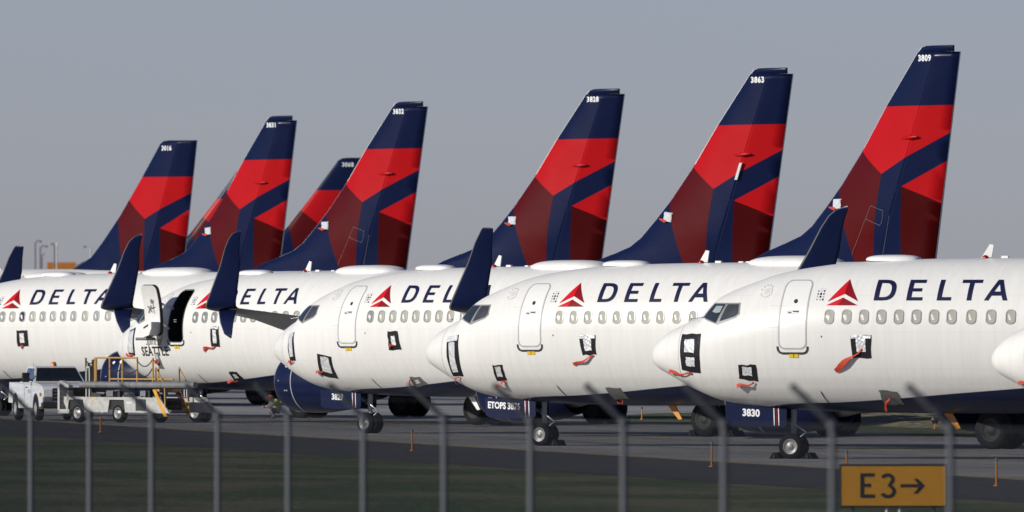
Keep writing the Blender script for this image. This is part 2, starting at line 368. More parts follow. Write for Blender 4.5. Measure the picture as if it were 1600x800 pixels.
def fuselage_mesh(hole=False):
    N = 88; ts = []
    P = [p[0] for p in PROF]
    for a, b in zip(P, P[1:]):
        k = max(1, int(math.ceil((b - a) / (0.12 if b < 8 else 0.6 if b < 11 else 2.5 if b < 26 else 0.8)))); ts += [a + (b - a) * i / k for i in range(k)]
    ts.append(P[-1]); vs = []; fs = []
    for t in ts:
        top, bot, wd, zc = prof(t)
        for k in range(N):
            a = 2 * math.pi * k / N; c, s = math.cos(a), math.sin(a); n = NU if s >= 0 else NL
            y = wd * math.copysign(abs(c) ** (2 / n), c); z = zc + (top - zc if s >= 0 else zc - bot) * math.copysign(abs(s) ** (2 / n), s)
            vs.append((t, y, z))
    for i in range(len(ts) - 1):
        for k in range(N):
            k2 = (k + 1) % N; fs.append((i * N + k, i * N + k2, (i + 1) * N + k2, (i + 1) * N + k))
    fs.append(tuple(range(N - 1, -1, -1))); fs.append(tuple((len(ts) - 1) * N + k for k in range(N)))
    me = MB().add(vs, fs, 'airliner_skin', True).mesh('fuselage')
    if hole:      # a real doorway cut 1.6 m into the hull
        cut = MB().prism(rrect(4.30, 5.06, 2.97, 4.77, 0.16), 'interior', 'y', -2.6, -0.15).mesh('doorway_cutter')
        me.materials.append(M['interior'])
        a = link('a', me); b = link('b', cut)
        md = a.modifiers.new('cut', 'BOOLEAN'); md.operation = 'DIFFERENCE'; md.object = b; md.solver = 'EXACT'; md.material_mode = 'TRANSFER'
        bpy.context.view_layer.update(); dg = bpy.context.evaluated_depsgraph_get()
        new = bpy.data.meshes.new_from_object(a.evaluated_get(dg)); bpy.data.objects.remove(a); bpy.data.objects.remove(b); me = new; me.name = 'fuselage'
    return me

# ---- lofts
AIR = [(0, 0), (.015, .30), (.06, .56), (.15, .82), (.3, 1.0), (.5, .92), (.7, .6), (.88, .24), (1, .03)]
def loft(secs, m, lem=None, tipcap=True):
    """secs: (origin LE, chord, half thickness, thickness dir)"""
    mb = MB(); rows = []; n = len(AIR)
    for (o, ch, ht, td) in secs:
        o = Vector(o); td = Vector(td).normalized()
        rows.append([o + Vector((f * ch, 0, 0)) + td * (h * ht) for f, h in AIR] + [o + Vector((f * ch, 0, 0)) - td * (h * ht * .8) for f, h in AIR[::-1][:-1]])
    k = len(rows[0])
    for i in range(len(rows) - 1):
        for j in range(k):
            j2 = (j + 1) % k
            le = j in (0, 1, k - 1, k - 2)
            mb.add([rows[i][j], rows[i][j2], rows[i + 1][j2], rows[i + 1][j]], [(0, 1, 2, 3)], (lem if (lem and le) else m), True)
    mb.add(rows[-1], [tuple(range(k))], m); mb.add(rows[0], [tuple(range(k - 1, -1, -1))], m)
    me = mb.mesh('loft', fix=False)
    bm = bmesh.new(); bm.from_mesh(me); bmesh.ops.remove_doubles(bm, verts=bm.verts[:], dist=1e-4); bmesh.ops.recalc_face_normals(bm, faces=bm.faces[:]); bm.to_mesh(me); bm.free()
    return me
def wing_mesh(side):
    s = side; S = [(1.5, 14.7, 7.5, .44, 1.93), (1.9, 14.9, 7.3, .42, 2.0), (5.5, 16.75, 4.9, .30, 2.55), (9.5, 18.75, 3.7, .21, 3.25), (13, 20.55, 2.7, .15, 3.7), (16.9, 22.55, 1.62, .085, 3.98)]
    return loft([((t, s * p, z), c, h, (0, -s * .1, 1)) for p, t, c, h, z in S], 'wing_grey', 'lead_grey')
def winglet_mesh(side, scimitar):
    s = side
    S = [(16.9, 3.98, 22.55, 1.62), (17.08, 4.00, 22.66, 1.56), (17.22, 4.07, 22.78, 1.50), (17.31, 4.22, 22.93, 1.44), (17.38, 4.5, 23.16, 1.34), (17.66, 5.4, 23.95, 1.0), (17.95, 6.0, 24.5, .72)]
    S += [(18.08, 6.33, 24.84, .56), (18.16, 6.48, 25.1, .42), (18.22, 6.60, 25.5, .06)] if scimitar else [(18.1, 6.4, 24.9, .50), (18.12, 6.45, 24.98, .40)]
    out = []
    for i, (p, z, t, c) in enumerate(S):
        a, b = S[max(i - 1, 0)], S[min(i + 1, len(S) - 1)]; dp, dz = b[0] - a[0], b[1] - a[1]
        out.append(((t, s * p, z), c, .05 * c, (0, -s * dz, dp)))
    return loft(out, 'navy', 'lead_grey')
def strake_mesh(side):
    s = side; S = [(16.98, 3.93, 23.15, .9), (17.28, 3.5, 23.55, .66), (17.5, 3.12, 23.98, .4), (17.56, 2.98, 24.35, .06)]; out = []
    for i, (p, z, t, c) in enumerate(S):
        a, b = S[max(i - 1, 0)], S[min(i + 1, len(S) - 1)]; dp, dz = b[0] - a[0], b[1] - a[1]
        out.append(((t, s * p, z), c, .05 * c, (0, s * dz, -dp)))
    return loft(out, 'navy', 'wing_grey')
def stab_mesh(side):
    s = side; S = [(0.2, 36.3, 4.0, .2, 4.75), (0.9, 36.7, 3.6, .18, 4.78), (7.1, 40.2, 1.2, .06, 5.0)]
    return loft([((t, s * p, z), c, h, (0, 0, 1)) for p, t, c, h, z in S], 'white', 'metal')

# ---- fins with the cut-facet livery
def lerp_tab(tab, z):
    if z <= tab[0][1]: return tab[0][0]
    for (t0, z0), (t1, z1) in zip(tab, tab[1:]):
        if z <= z1: return t0 + (t1 - t0) * (z - z0) / (z1 - z0)
    return tab[-1][0]
def inpoly(p, poly):
    x, y = p; c = False
    for (x0, y0), (x1, y1) in zip(poly, poly[1:] + poly[:1]):
        if (y0 > y) != (y1 > y) and x < (x1 - x0) * (y - y0) / (y1 - y0) + x0: c = not c
    return c
F7_LE = [(31.2, 5.1), (31.9, 5.45), (32.8, 5.82), (33.7, 6.1), (34.5, 6.36), (35.03, 6.68), (35.75, 7.34), (36.44, 8.03), (37.4, 9.13), (38.57, 10.67), (40.08, 12.48), (40.25, 12.64), (40.45, 12.69), (40.8, 12.7)]
F7_TE = [(40.4, 5.1), (41.9, 12.48)]; F7_HI = [(38.33, 5.1), (41.0, 12.48)]
F7_PAINT = [('red_fin', [(38.57 - 1, 10.67), (43, 10.70), (43, 10.66), (41.314, 9.755), (38.598, 8.405), (37.44, 9.274), (36.9, 9.68)]),
            ('maroon_fin', [(36.9, 9.68), (37.44, 9.274), (38.598, 8.405), (38.369, 7.254), (38.185, 5.585), (38.14, 5.0), (37.46, 5.0), (37.296, 5.565), (36.713, 7.12), (36.436, 8.015), (36.3, 8.4)]),
            ('red_fin', [(42.8, 9.66), (41.138, 8.81), (39.487, 7.976), (40.831, 7.413), (43, 6.5)]),
            ('maroon_shaded', [(39.487, 7.976), (40.831, 7.413), (43, 6.5), (43, 5.0), (39.17, 5.0), (39.225, 5.56)])]
A_LE = [(33.6, 5.2), (34.6, 5.62), (35.5, 5.96), (36.46, 6.43), (37.21, 7.17), (38.30, 8.375), (39.8, 10.30), (40.85, 11.72), (40.98, 11.9), (41.2, 12.03), (41.5, 12.06)]
A_TE = [(42.05, 5.2), (43.2, 12.071)]; A_HI = [(40.1, 5.2), (42.25, 12.071)]
A_PAINT = [('red_fin', [(39.0, 10.295), (44, 10.31), (44, 10.18), (42.743, 9.515), (40.201, 8.276), (38.98, 9.23), (38.5, 9.61)]),
           ('maroon_fin', [(38.5, 9.61), (38.98, 9.23), (40.201, 8.276), (40.18, 7.378), (40.055, 5.0), (39.1, 5.0), (38.863, 5.864), (38.445, 7.879), (38.302, 8.375), (38.1, 9.0)]),
           ('red_fin', [(44, 9.4), (42.576, 8.685), (41.114, 7.815), (42.343, 7.404), (44, 6.85)]),
           ('maroon_shaded', [(41.114, 7.815), (42.343, 7.404), (44, 6.85), (44, 5.0), (40.98, 5.0)])]
def half_thick(f, chord):
    pts = [(0, 0.0), (.02, .3), (.08, .62), (.2, .88), (.38, 1.0), (.62, .93), (1.0, .10)]
    for (a, x), (b, y) in zip(pts, pts[1:]):
        if f <= b: return (x + (y - x) * (f - a) / (b - a)) * min(.066 * chord, .36)
    return 0
def fin_part(LE, TE, HI, PAINT, rudder, ztop_r):
    """the fixed fin or its rudder; faces cut along the paint lines"""
    zs = sorted(set([z for _, z in LE] + [5.1 + .6 * i for i in range(13)])); ztop = LE[-1][1]
    bm = bmesh.new()
    def block(rows, fr0, fr1, fracs):
        P = {}
        for zi, z in enumerate(rows):
            le, te, hi = lerp_tab(LE, z), lerp_tab(TE, z), lerp_tab(HI, z); ch = te - le
            a, b = (le, hi) if not rudder else (hi, te)
            if fr1 == 'cap': a, b = le, TE[-1][0] - .13
            for j, f in enumerate(fracs):
                x = a + (b - a) * f; h = max(half_thick((x - le) / ch, ch), .026 if f > 0 or rudder else 0)
                if zi == len(rows) - 1 and z >= ztop - .001: h *= .4
                sw = .20 * (x - hi) if rudder else 0     # rudder bent to starboard so its port face turns from the sun and darkens
                for s in (-1, 1): P[zi, j, s] = bm.verts.new((x, s * h + sw, z))
        nf = len(fracs)
        for zi in range(len(rows) - 1):
            for j in range(nf - 1):
                for s in (-1, 1):
                    f = bm.faces.new((P[zi, j, s], P[zi, j + 1, s], P[zi + 1, j + 1, s], P[zi + 1, j, s])); f.smooth = True
            for j in (0, nf - 1):
                f = bm.faces.new((P[zi, j, -1], P[zi + 1, j, -1], P[zi + 1, j, 1], P[zi, j, 1]))
        for zi in (0, len(rows) - 1):
            for j in range(nf - 1): bm.faces.new((P[zi, j, -1], P[zi, j + 1, -1], P[zi, j + 1, 1], P[zi, j, 1]))
    if rudder: block([z for z in zs if z < ztop_r] + [ztop_r], 0, 0, [0, .03, .3, .65, 1])
    else:
        fr = [0, .012, .04, .1, .2, .35, .5, .7, .97, 1]
        block([z for z in zs if z < ztop_r] + [ztop_r], 0, 0, fr)
        if ztop > ztop_r + .01: block([ztop_r + .004] + [z for z in zs if z > ztop_r + .01], 0, 'cap', fr)
    lines = set()
    for _, poly in PAINT:
        for a, b in zip(poly, poly[1:] + poly[:1]): lines.add((a, b))
    for a, b in lines:
        d = Vector((b[0] - a[0], 0, b[1] - a[1]))
        if d.length < 1e-3: continue
        bmesh.ops.bisect_plane(bm, geom=bm.verts[:] + bm.edges[:] + bm.faces[:], dist=1e-5, plane_co=(a[0], 0, a[1]), plane_no=Vector((-d.z, 0, d.x)))
    bmesh.ops.recalc_face_normals(bm, faces=bm.faces[:])
    names = ['navy_fin', 'red_fin', 'maroon_fin', 'maroon_shaded', 'metal', 'white_rough']
    for f in bm.faces:
        c = f.calc_center_median(); k = 0
        for nm, poly in PAINT:
            if inpoly((c.x, c.z), poly): k = names.index(nm)
        le, te = lerp_tab(LE, c.z), lerp_tab(TE, c.z)
        if not rudder and LE is F7_LE and c.x < le + .06 and c.z > 6.2: k = 5
        if rudder and c.x > te - .004: k = 5
        f.material_index = k
    me = bpy.data.meshes.new('rudder' if rudder else 'fin'); bm.to_mesh(me); bm.free()
    for nm in names: me.materials.append(M[nm])
    return me

# ---- wheels
def tyre_mesh(rad, wid):
    return MB().lathe([(-wid / 2, rad * .60), (-wid / 2, rad * .80), (-wid * .42, rad * .93), (-wid * .25, rad), (wid * .25, rad), (wid * .42, rad * .93), (wid / 2, rad * .80), (wid / 2, rad * .60)], 'rubber', n=32).mesh('tyre')
def rim_mesh(rad, wid, rim='rim'):
    mb = MB().lathe([(-wid * .46, rad * .62), (-wid * .5, rad * .56), (-wid * .36, rad * .50), (-wid * .30, rad * .30), (-wid * .40, rad * .22), (-wid * .46, rad * .12), (-wid * .46, 0.001)], rim, n=32)
    mb.lathe([(wid * .46, rad * .62), (wid * .5, rad * .56), (wid * .36, rad * .50), (wid * .30, rad * .30), (wid * .46, rad * .12), (wid * .46, 0.001)], rim, n=32)
    for k in range(9):
        a = 2 * math.pi * k / 9; mb.lathe([(-wid * .345, rad * .055), (-wid * .30, rad * .055)], 'dark_seam', (rad * .41 * math.cos(a), 0, rad * .41 * math.sin(a)), n=8)
    return mb.mesh('wheel_rim')

# ------------------------------------------------------------------ shared airliner meshes
W1, DW1, DW2 = 5.72, 0.497, 0.556
WIN_T = [W1 + DW1 * i for i in range(8)] + [W1 + DW1 * 7 + DW2 * (i + 1) for i in range(12)]
ME = {}
ME['fuselage'] = fuselage_mesh(); ME['fuselage_open'] = fuselage_mesh(True)
for sd_, nm in ((-1, 'p'), (1, 's')):
    ME['wing_' + nm] = wing_mesh(sd_); ME['winglet_' + nm] = winglet_mesh(sd_, False); ME['winglet_sc_' + nm] = winglet_mesh(sd_, True)
    ME['strake_' + nm] = strake_mesh(sd_); ME['stab_' + nm] = stab_mesh(sd_)
ME['fin'] = fin_part(F7_LE, F7_TE, F7_HI, F7_PAINT, False, 12.48); ME['rudder'] = fin_part(F7_LE, F7_TE, F7_HI, F7_PAINT, True, 12.48)
ME['afin'] = fin_part(A_LE, A_TE, A_HI, A_PAINT, False, 12.06); ME['arudder'] = fin_part(A_LE, A_TE, A_HI, A_PAINT, True, 12.06)
fm = MB(); fm.tube([(39.55, -.25, 9.60), (39.95, -.27, 9.62), (40.25, -.22, 9.64)], [.03, .075, .03], 'red_fin', 8); ME['fin_fairing'] = fm.mesh('actuator_fairing')
fl = MB()
for pa, pb in (((36.95, 6.95), (38.9, 6.3)), ((38.9, 6.3), (38.3, 5.5))): pass
ME['tyre_n'] = tyre_mesh(.343, .20); ME['rim_n'] = rim_mesh(.343, .20); ME['tyre_m'] = tyre_mesh(.565, .40); ME['rim_m'] = rim_mesh(.565, .40, 'rim_shaded')
# nose gear strut, doors
g = MB(); g.tube([(4.05, 0, 1.45), (4.05, 0, .62), (4.05, 0, .343)], [.085, .07, .05], 'wing_grey', 10); g.tube([(4.05, -.27, .343), (4.05, .27, .343)], .05, 'wing_grey', 8)
g.tube([(4.08, -.03, .95), (4.42, -.03, .72), (4.10, -.03, .5)], .028, 'metal', 6); g.tube([(4.05, 0, .9), (3.3, 0, 1.4)], .04, 'wing_grey', 6)
g.box((3.9, -.10, .95), (4.0, .10, 1.1), 'metal')
ME['nose_strut'] = g.mesh('nose_gear_strut')
def gear_door(side):
    mb = MB(); y = side * .36
    mb.prism([(2.22, 1.46), (2.26, .95), (2.42, .875), (3.86, .845), (3.98, .93), (3.98, 1.36), (3.2, 1.42)], 'navy', 'y', y - .018, y + .018)
    return mb.mesh('nose_gear_door')
ME['ndoor_p'] = gear_door(-1); ME['ndoor_s'] = gear_door(1)
st = MB()
for a, mm in ((3.60, 'text_white'), (3.665, 'redstripe'), (3.73, 'text_white')):
    if mm == 'redstripe': mm = 'logo_dark'
    st.prism([(a + .008, 1.37), (a + .032, 1.37), (a + .047, .90), (a + .023, .90)], mm, 'y', -.384, -.380)
ME['stripes'] = st.mesh('door_stripes')
g = MB(); g.tube([(21.3, -2.75, 2.1), (21.3, -2.86, .9), (21.3, -2.86, .565)], [.13, .11, .09], 'wing_grey', 10); g.tube([(21.3, -3.35, .565), (21.3, -2.37, .565)], .08, 'wing_grey', 8)
g.tube([(21.3, -2.8, 1.5), (22.4, -2.3, 2.1)], .05, 'wing_grey', 6); g.box((20.75, -3.5, 1.3), (21.9, -3.46, 2.4), 'white_rough')
ME['main_strut_p'] = g.mesh('main_gear_strut')
g2 = MB(); g2.v = [(x, -y, z) for x, y, z in g.v]; g2.f = [tuple(reversed(f)) for f in g.f]; g2.m = g.m; g2.sm = g.sm; g2.mats = g.mats; ME['main_strut_s'] = g2.mesh('main_gear_strut')
# belly fairing
bf = MB(); vs = []; fs = []; rows = [(12.0, 1.0, 1.3), (13.0, 1.6, 1.2), (14.5, 2.0, 1.13), (18, 2.15, 1.08), (22, 2.1, 1.1), (24, 1.7, 1.2), (25.5, 1.0, 1.32)]
for x, wd, zb in rows:
    for k in range(13):
        a = math.pi * k / 12; vs.append((x, -wd * math.cos(a), 1.95 - (1.95 - zb) * math.sin(a) ** .55))
for i in range(len(rows) - 1):
    for k in range(12): fs.append((i * 13 + k, i * 13 + k + 1, (i + 1) * 13 + k + 1, (i + 1) * 13 + k))
ME['belly'] = MB().add(vs, fs, 'navy', True).mesh('belly_fairing')
# engine: nacelle, lip, fan, core, pylon (port; starboard is the same mesh moved over)
EZ = 1.53
ME['nacelle'] = MB().lathe([(.06, .905), (.14, .955), (.4, 1.02), (.8, 1.065), (1.2, 1.08), (1.9, 1.07), (2.7, .99), (3.5, .82), (3.52, .78), (3.0, .80)], 'navy', axis='x', n=48).mesh('engine_nacelle')
ME['lip'] = MB().lathe([(.10, .79), (.03, .815), (0, .85), (.015, .885), (.058, .907)], 'metal', axis='x', n=48).mesh('inlet_lip')
fa = MB().lathe([(.10, .79), (.5, .775), (1.0, .79)], 'wing_grey', axis='x', n=40)
fa.lathe([(1.0, .79), (1.0, .001)], 'black', axis='x', n=40); fa.lathe([(.98, .22), (.8, .15), (.62, .001)], 'dullmetal', axis='x', n=20)
for k in range(24):
    a = 2 * math.pi * k / 24; c, s_ = math.cos(a), math.sin(a)
    fa.add([(.97, .2 * c, .2 * s_), (.90, .2 * math.cos(a + .12), .2 * math.sin(a + .12)), (.88, .77 * math.cos(a + .2), .77 * math.sin(a + .2)), (.97, .77 * c, .77 * s_)], [(0, 1, 2, 3)], 'dullmetal')
ME['fan'] = fa.mesh('fan')
ME['core'] = MB().lathe([(2.6, .66), (3.5, .60), (4.3, .42), (4.32, .36), (4.3, .30), (4.9, .02)], 'dullmetal', axis='x', n=32).mesh('exhaust_cone')
cs = MB(); vs = []; fs = []
for i in range(25):
    a = R(100 + 150 * i / 24)   # outboard upper down to the keel
    for dx, dr in ((1.02, 1.08), (1.02, 1.092), (1.058, 1.092), (1.058, 1.08)): vs.append((dx, dr * math.cos(a), dr * math.sin(a)))
for i in range(24):
    for j in range(3): fs.append((i * 4 + j, i * 4 + j + 1, i * 4 + j + 5, i * 4 + j + 4))
ME['cowl_band'] = MB().add(vs, fs, 'text_grey', True).mesh('cowl_band')
rd = MB()
for (tx, an, r_) in ((1.06, 148, .075), (.72, 150, .06), (.45, 178, .02), (.72, 196, .028), (.82, 196, .028)):
    c = Vector((tx, 1.088 * math.cos(R(an)), 1.088 * math.sin(R(an)))); nrm = Vector((0, math.cos(R(an)), math.sin(R(an)))); u = Vector((1, 0, 0)); v = nrm.cross(u)
    rd.add([c + nrm * .006 + (u * math.cos(2 * math.pi * k / 14) + v * math.sin(2 * math.pi * k / 14)) * r_ for k in range(14)], [tuple(range(14))], 'text_white' if r_ > .03 else 'text_grey')
ME['roundels'] = rd.mesh('cowl_marking')
py = MB(); py.prism([(1.2, .95), (2.4, 1.18), (5.0, 1.3), (6.4, 1.05), (4.6, .55), (2.6, .8)], 'navy', 'y', -.13, .13); ME['pylon'] = py.mesh('engine_pylon')
# crown fittings
def dome(t0, t1, wd, h, m, zbase, skirt=.25):
    vs = []; fs = []; n = 18; k = 14
    for i in range(n + 1):
        u = i / n; x = t0 + (t1 - t0) * u; pr = max(0.001, (1 - abs(2 * u - 1) ** 3.2)) ** .5
        for j in range(k + 1):
            a = math.pi * j / k; y = -wd / 2 * pr * math.cos(a); base = 5.37 - (1.92 - math.sqrt(max(0.01, 1.92 ** 2 - y * y))) - .05
            vs.append((x, y, base + (zbase + h - base) * (math.sin(a) ** .5) * (pr if 0 < i < n else 0)))
    for i in range(n):
        for j in range(k): fs.append((i * (k + 1) + j, i * (k + 1) + j + 1, (i + 1) * (k + 1) + j + 1, (i + 1) * (k + 1) + j))
    return MB().add(vs, fs, m, True)
rdm = dome(11.1, 14.3, 1.3, .20, 'white_rough', 5.37); ME['radome'] = rdm.mesh('antenna_radome')
ME['hump'] = dome(6.1, 7.7, .7, .14, 'white', 5.32).mesh('antenna_hump')
bl = MB(); bl.prism([(9.35, 5.33), (9.66, 5.33), (9.73, 5.72), (9.62, 5.74)], 'white', 'y', -.018, .018); ME['blade'] = bl.mesh('blade_antenna')
bk = MB().lathe([(0, .09), (.04, .09), (.08, .06), (.10, .001)], 'redlens', (9.55, -.16, 5.355), 'z', 12); ME['beacon'] = bk.mesh('beacon')
bs = MB().box((9.95, -.05, 5.36), (10.15, .05, 5.43), 'white', bev=.01); bs.box((10.75, -.05, 5.36), (10.9, .05, 5.41), 'white'); bs.box((11.0, -.05, 5.36), (11.15, .05, 5.41), 'white'); ME['stub'] = bs.mesh('stub_antenna')
for nm, mm in (('belly_blade_orange', 'blade_orange'), ('belly_blade_white', 'white')):
    b_ = MB(); b_.prism([(8.28, 1.27), (8.54, 1.27), (8.80, .84), (8.68, .82)], mm, 'y', -.025, .025); ME[nm] = b_.mesh('belly_antenna')
# side details on the skin
door_path = dense(rrect(4.28, 5.07, 2.96, 4.78, 0.17), .1)
ME['door'] = patch([rrect(4.295, 5.055, 2.975, 4.765, 0.16)], 'white', .004).mesh('entry_door')
ME['door_seam'] = strip(door_path, .042, 'seam', .007, closed=True).mesh('door_seam')
ME['door_window'] = patch([[(4.70 + .058 * math.cos(2 * math.pi * k / 16), 4.22 + .056 * math.sin(2 * math.pi * k / 16)) for k in range(16)]], 'pane_dark', .009).mesh('door_window')
hm = strip([(4.48, 3.90), (4.60, 3.89), (4.84, 3.91), (4.84, 3.97), (4.62, 3.96), (4.48, 3.945)], .018, 'text_grey', .009, closed=True); strip([(4.66, 3.945), (4.83, 3.945)], .035, 'dark_seam', .010, hm); patch([[(4.52, 3.905), (4.62, 3.905), (4.62, 3.93), (4.52, 3.93)]], 'text_navy', .010, hm)
ME['door_handle'] = hm.mesh('door_handle')
gm = strip(dense([(4.235, 3.02), (4.245, 2.93), (4.29, 2.865), (4.37, 2.835), (4.98, 2.835), (5.06, 2.865), (5.105, 2.93), (5.11, 3.02)], .08, False), .06, 'guard', .012); ME['sill_guard'] = gm.mesh('sill_guard')
ym = patch([[(4.56, 2.72), (4.69, 2.72), (4.69, 2.815), (4.56, 2.815)], [(4.71, 2.72), (4.83, 2.72), (4.83, 2.815), (4.71, 2.815)]], 'yellow', .014); patch([[(4.69, 2.72), (4.71, 2.72), (4.71, 2.815), (4.69, 2.815)]], 'dark_seam', .014, ym); ME['placard'] = ym.mesh('door_placard')
mk = MB()
ring = [(3.73 + .165 * math.cos(a), 4.475 + .145 * math.sin(a)) for a in [R(200 + 200 * i / 20) for i in range(21)]]
strip(ring, .014, 'text_grey', .005, mk)
for i in range(5): a = R(165 - 30 * i); patch([[(3.73 + .185 * math.cos(a) + dx, 4.49 + .16 * math.sin(a) + dz) for dx, dz in ((-.02, -.015), (.02, -.015), (.02, .015), (-.02, .015))]], 'text_grey', .005, mk)
for i in range(4): strip([(3.63 + .02 * i, 4.50 - .035 * i + .02), (3.83 + .0 * i, 4.54 - .03 * i + .02)], .016, 'text_faint', .005, mk)
mk2 = MB(); strip([(5.33, 4.545), (5.52, 4.545)], .012, 'text_grey', .005, mk2)
rg = random.Random(3)
for i in range(3):
    for j in range(4):
        x, z = 5.31 + .085 * i - .0 * j, 4.49 - .075 * j; q = rg.uniform(.014, .027); patch([[(x - q, z - q), (x + q, z - q), (x + q, z + q), (x - q, z + q)]], 'text_navy' if rg.random() > .45 else 'text_grey', .005, mk2)
for (x, z, l_) in ((3.95, 4.10, .5), (3.95, 3.53, .35), (4.55, 3.73, .17), (4.57, 3.66, .15)): strip([(x, z), (x + l_, z)], .010, 'text_faint', .0065, mk)
patch([[(5.52 + .022 * math.cos(k), 3.28 + .028 * math.sin(k)) for k in range(0, 6)]], 'dark_seam', .006, mk)
ME['markings'] = mk.mesh('round_marking'); ME['markings2'] = mk2.mesh('award_marking')
sm = strip([(1.12, 2.0 + 1.55 * i / 16) for i in range(17)], .014, 'seam', .004)
strip([(1.12 - (1 - i / 10) * .0, 2.0) for i in range(2)], .004, 'seam', .004, sm)
strip([(2.0 + .25 * i, 1.70 - .20 * math.sin(min(1, i / 10) * 1.5)) for i in range(12)], .010, 'seam', .004, sm)
ME['seams'] = sm.mesh('radome_seam')
ws = [(5.28 + .1 * q * q + .13 * q, 1.86 - .62 * q) for q in [i / 12 for i in range(13)]]
wm = strip(ws[:3], .012, 'seam', .006); strip(ws[1:12], .030, 'dark_seam', .009, wm); ME['drain_streak'] = wm.mesh('hull_streak')
CW1 = [(1.848, 3.784), (2.091, 4.147), (2.52, 4.147), (2.335, 3.624)]; CW2 = [(2.575, 4.147), (2.968, 4.151), (3.018, 3.891), (2.921, 3.806), (2.419, 3.667)]
def grow(poly, d):
    cx = sum(p[0] for p in poly) / len(poly); cz = sum(p[1] for p in poly) / len(poly)
    return [(cx + (x - cx) * (1 + d), cz + (z - cz) * (1 + d)) for x, z in poly]
fr = patch([[(1.80, 3.775), (2.06, 4.175), (2.55, 4.175), (2.375, 3.59)], [(2.551, 4.175), (3.0, 4.18), (3.055, 3.88), (2.94, 3.775), (2.376, 3.59)]], 'frame', .006, step=.05); ME['cockpit_frame'] = fr.mesh('cockpit_frame')
ME['cw1'] = patch([grow(CW1, -.04)], 'cockpit', .013, step=.05).mesh('cockpit_window'); ME['cw2'] = patch([grow(CW2, -.06)], 'cockpit2', .013, step=.05).mesh('cockpit_window')
ME['screen'] = patch([[(2.20, 4.085), (2.44, 4.085), (2.40, 3.92), (2.28, 3.90), (2.13, 3.93)]], 'cockpit_light', .017, step=.05).mesh('sun_screen')
pb = MB(); pb.tube([surf(1.86, 3.80, .0), surf(1.86, 3.80, .0) + Vector((-.34, -.05, -.05))], [.012, .008], 'metal', 6); pb.tube([surf(1.86, 3.80, .0) + Vector((-.33, -.05, -.05)), surf(1.86, 3.80, .0) + Vector((-.36, -.05, -.05))], .022, 'dark_seam', 6); ME['wiper'] = pb.mesh('windscreen_probe')
# cabin windows: raised rim with the pane at its bottom
def window_mesh(t, pane):
    mb = MB(); o1 = rrect(-.148, .148, -.196, .196, .12, 4); o2 = rrect(-.118, .118, -.168, .168, .10, 4); n = len(o1); z0 = 3.807; la = .10
    def S(p, off): return surf(t + p[0] + la * 0 * p[1], z0 + p[1], off)
    rings = [[S(p, .001) for p in o1], [S(p, .013) for p in o1], [S(p, .014) for p in o2], [S(p, .002) for p in o2]]
    vs = [q for r_ in rings for q in r_]; fs = [(i * n + k, i * n + (k + 1) % n, (i + 1) * n + (k + 1) % n, (i + 1) * n + k) for i in range(3) for k in range(n)]
    mb.add(vs, fs, 'pane_rim'); mb.add([S(p, .004) for p in o2], [tuple(range(n))], pane)
    return mb.mesh('cabin_window', fix=False)
for i, t in enumerate(WIN_T):
    for p in ('shade', 'shade_grey', 'pane_dark'):
        if p == 'shade' or i < 12: ME['win', i, p] = window_mesh(t, p)
# wordmark and emblem
L0, L1 = 4.238, 4.787
def bar(a, b, c, d): return [(a, b), (c, b), (c, d), (a, d)]
def bowl(n=10):
    out = []; inn = []
    for i in range(n + 1):
        a = R(90 - 180 * i / n); k = .82
        c, s = math.cos(a), math.sin(a); e = lambda v, q: math.copysign(abs(v) ** q, v)
        out.append((7.20 + .335 * e(c, k), 4.5125 + .2745 * e(s, k))); inn.append((7.20 + .205 * e(c, k), 4.5125 + .185 * e(s, k)))
    return [[out[i], out[i + 1], inn[i + 1], inn[i]] for i in range(n)]
WORD = [bar(6.95, L0, 7.085, L1), bar(7.085, 4.6975, 7.20, L1), bar(7.085, L0, 7.20, 4.3275)] + bowl()
WORD += [bar(7.875, L0, 8.005, L1), bar(8.005, 4.70, 8.335, L1), bar(8.005, 4.475, 8.27, 4.562), bar(8.005, L0, 8.325, 4.325)]
WORD += [bar(8.735, L0, 8.865, L1), bar(8.865, L0, 9.135, 4.327)]
WORD += [bar(9.36, 4.70, 9.93, L1), bar(9.58, L0, 9.71, 4.70)]
WORD += [[(10.07, L0), (10.195, L0), (10.262, 4.365), (10.32, 4.475), (10.43, 4.675), (10.43, L1), (10.365, L1)],
         [(10.73, L0), (10.60, L0), (10.545, 4.365), (10.50, 4.475), (10.43, 4.675), (10.43, L1), (10.50, L1)],
         [(10.262, 4.365), (10.545, 4.365), (10.50, 4.475), (10.32, 4.475)]]
ME['word'] = patch(WORD, 'text_navy', .010, step=.07).mesh('airline_lettering', fix=False)
em = patch([[(6.119, 4.80), (5.631, 4.206), (6.085, 4.413)], [(5.603, 4.11), (6.065, 4.315), (5.95, 4.11)]], 'logo_red', .010, step=.06)
patch([[(6.119, 4.80), (6.085, 4.413), (6.51, 4.215)], [(5.95, 4.11), (6.065, 4.315), (6.515, 4.11)]], 'logo_dark', .010, em, step=.06)
ME['emblem'] = em.mesh('tail_emblem', fix=False)

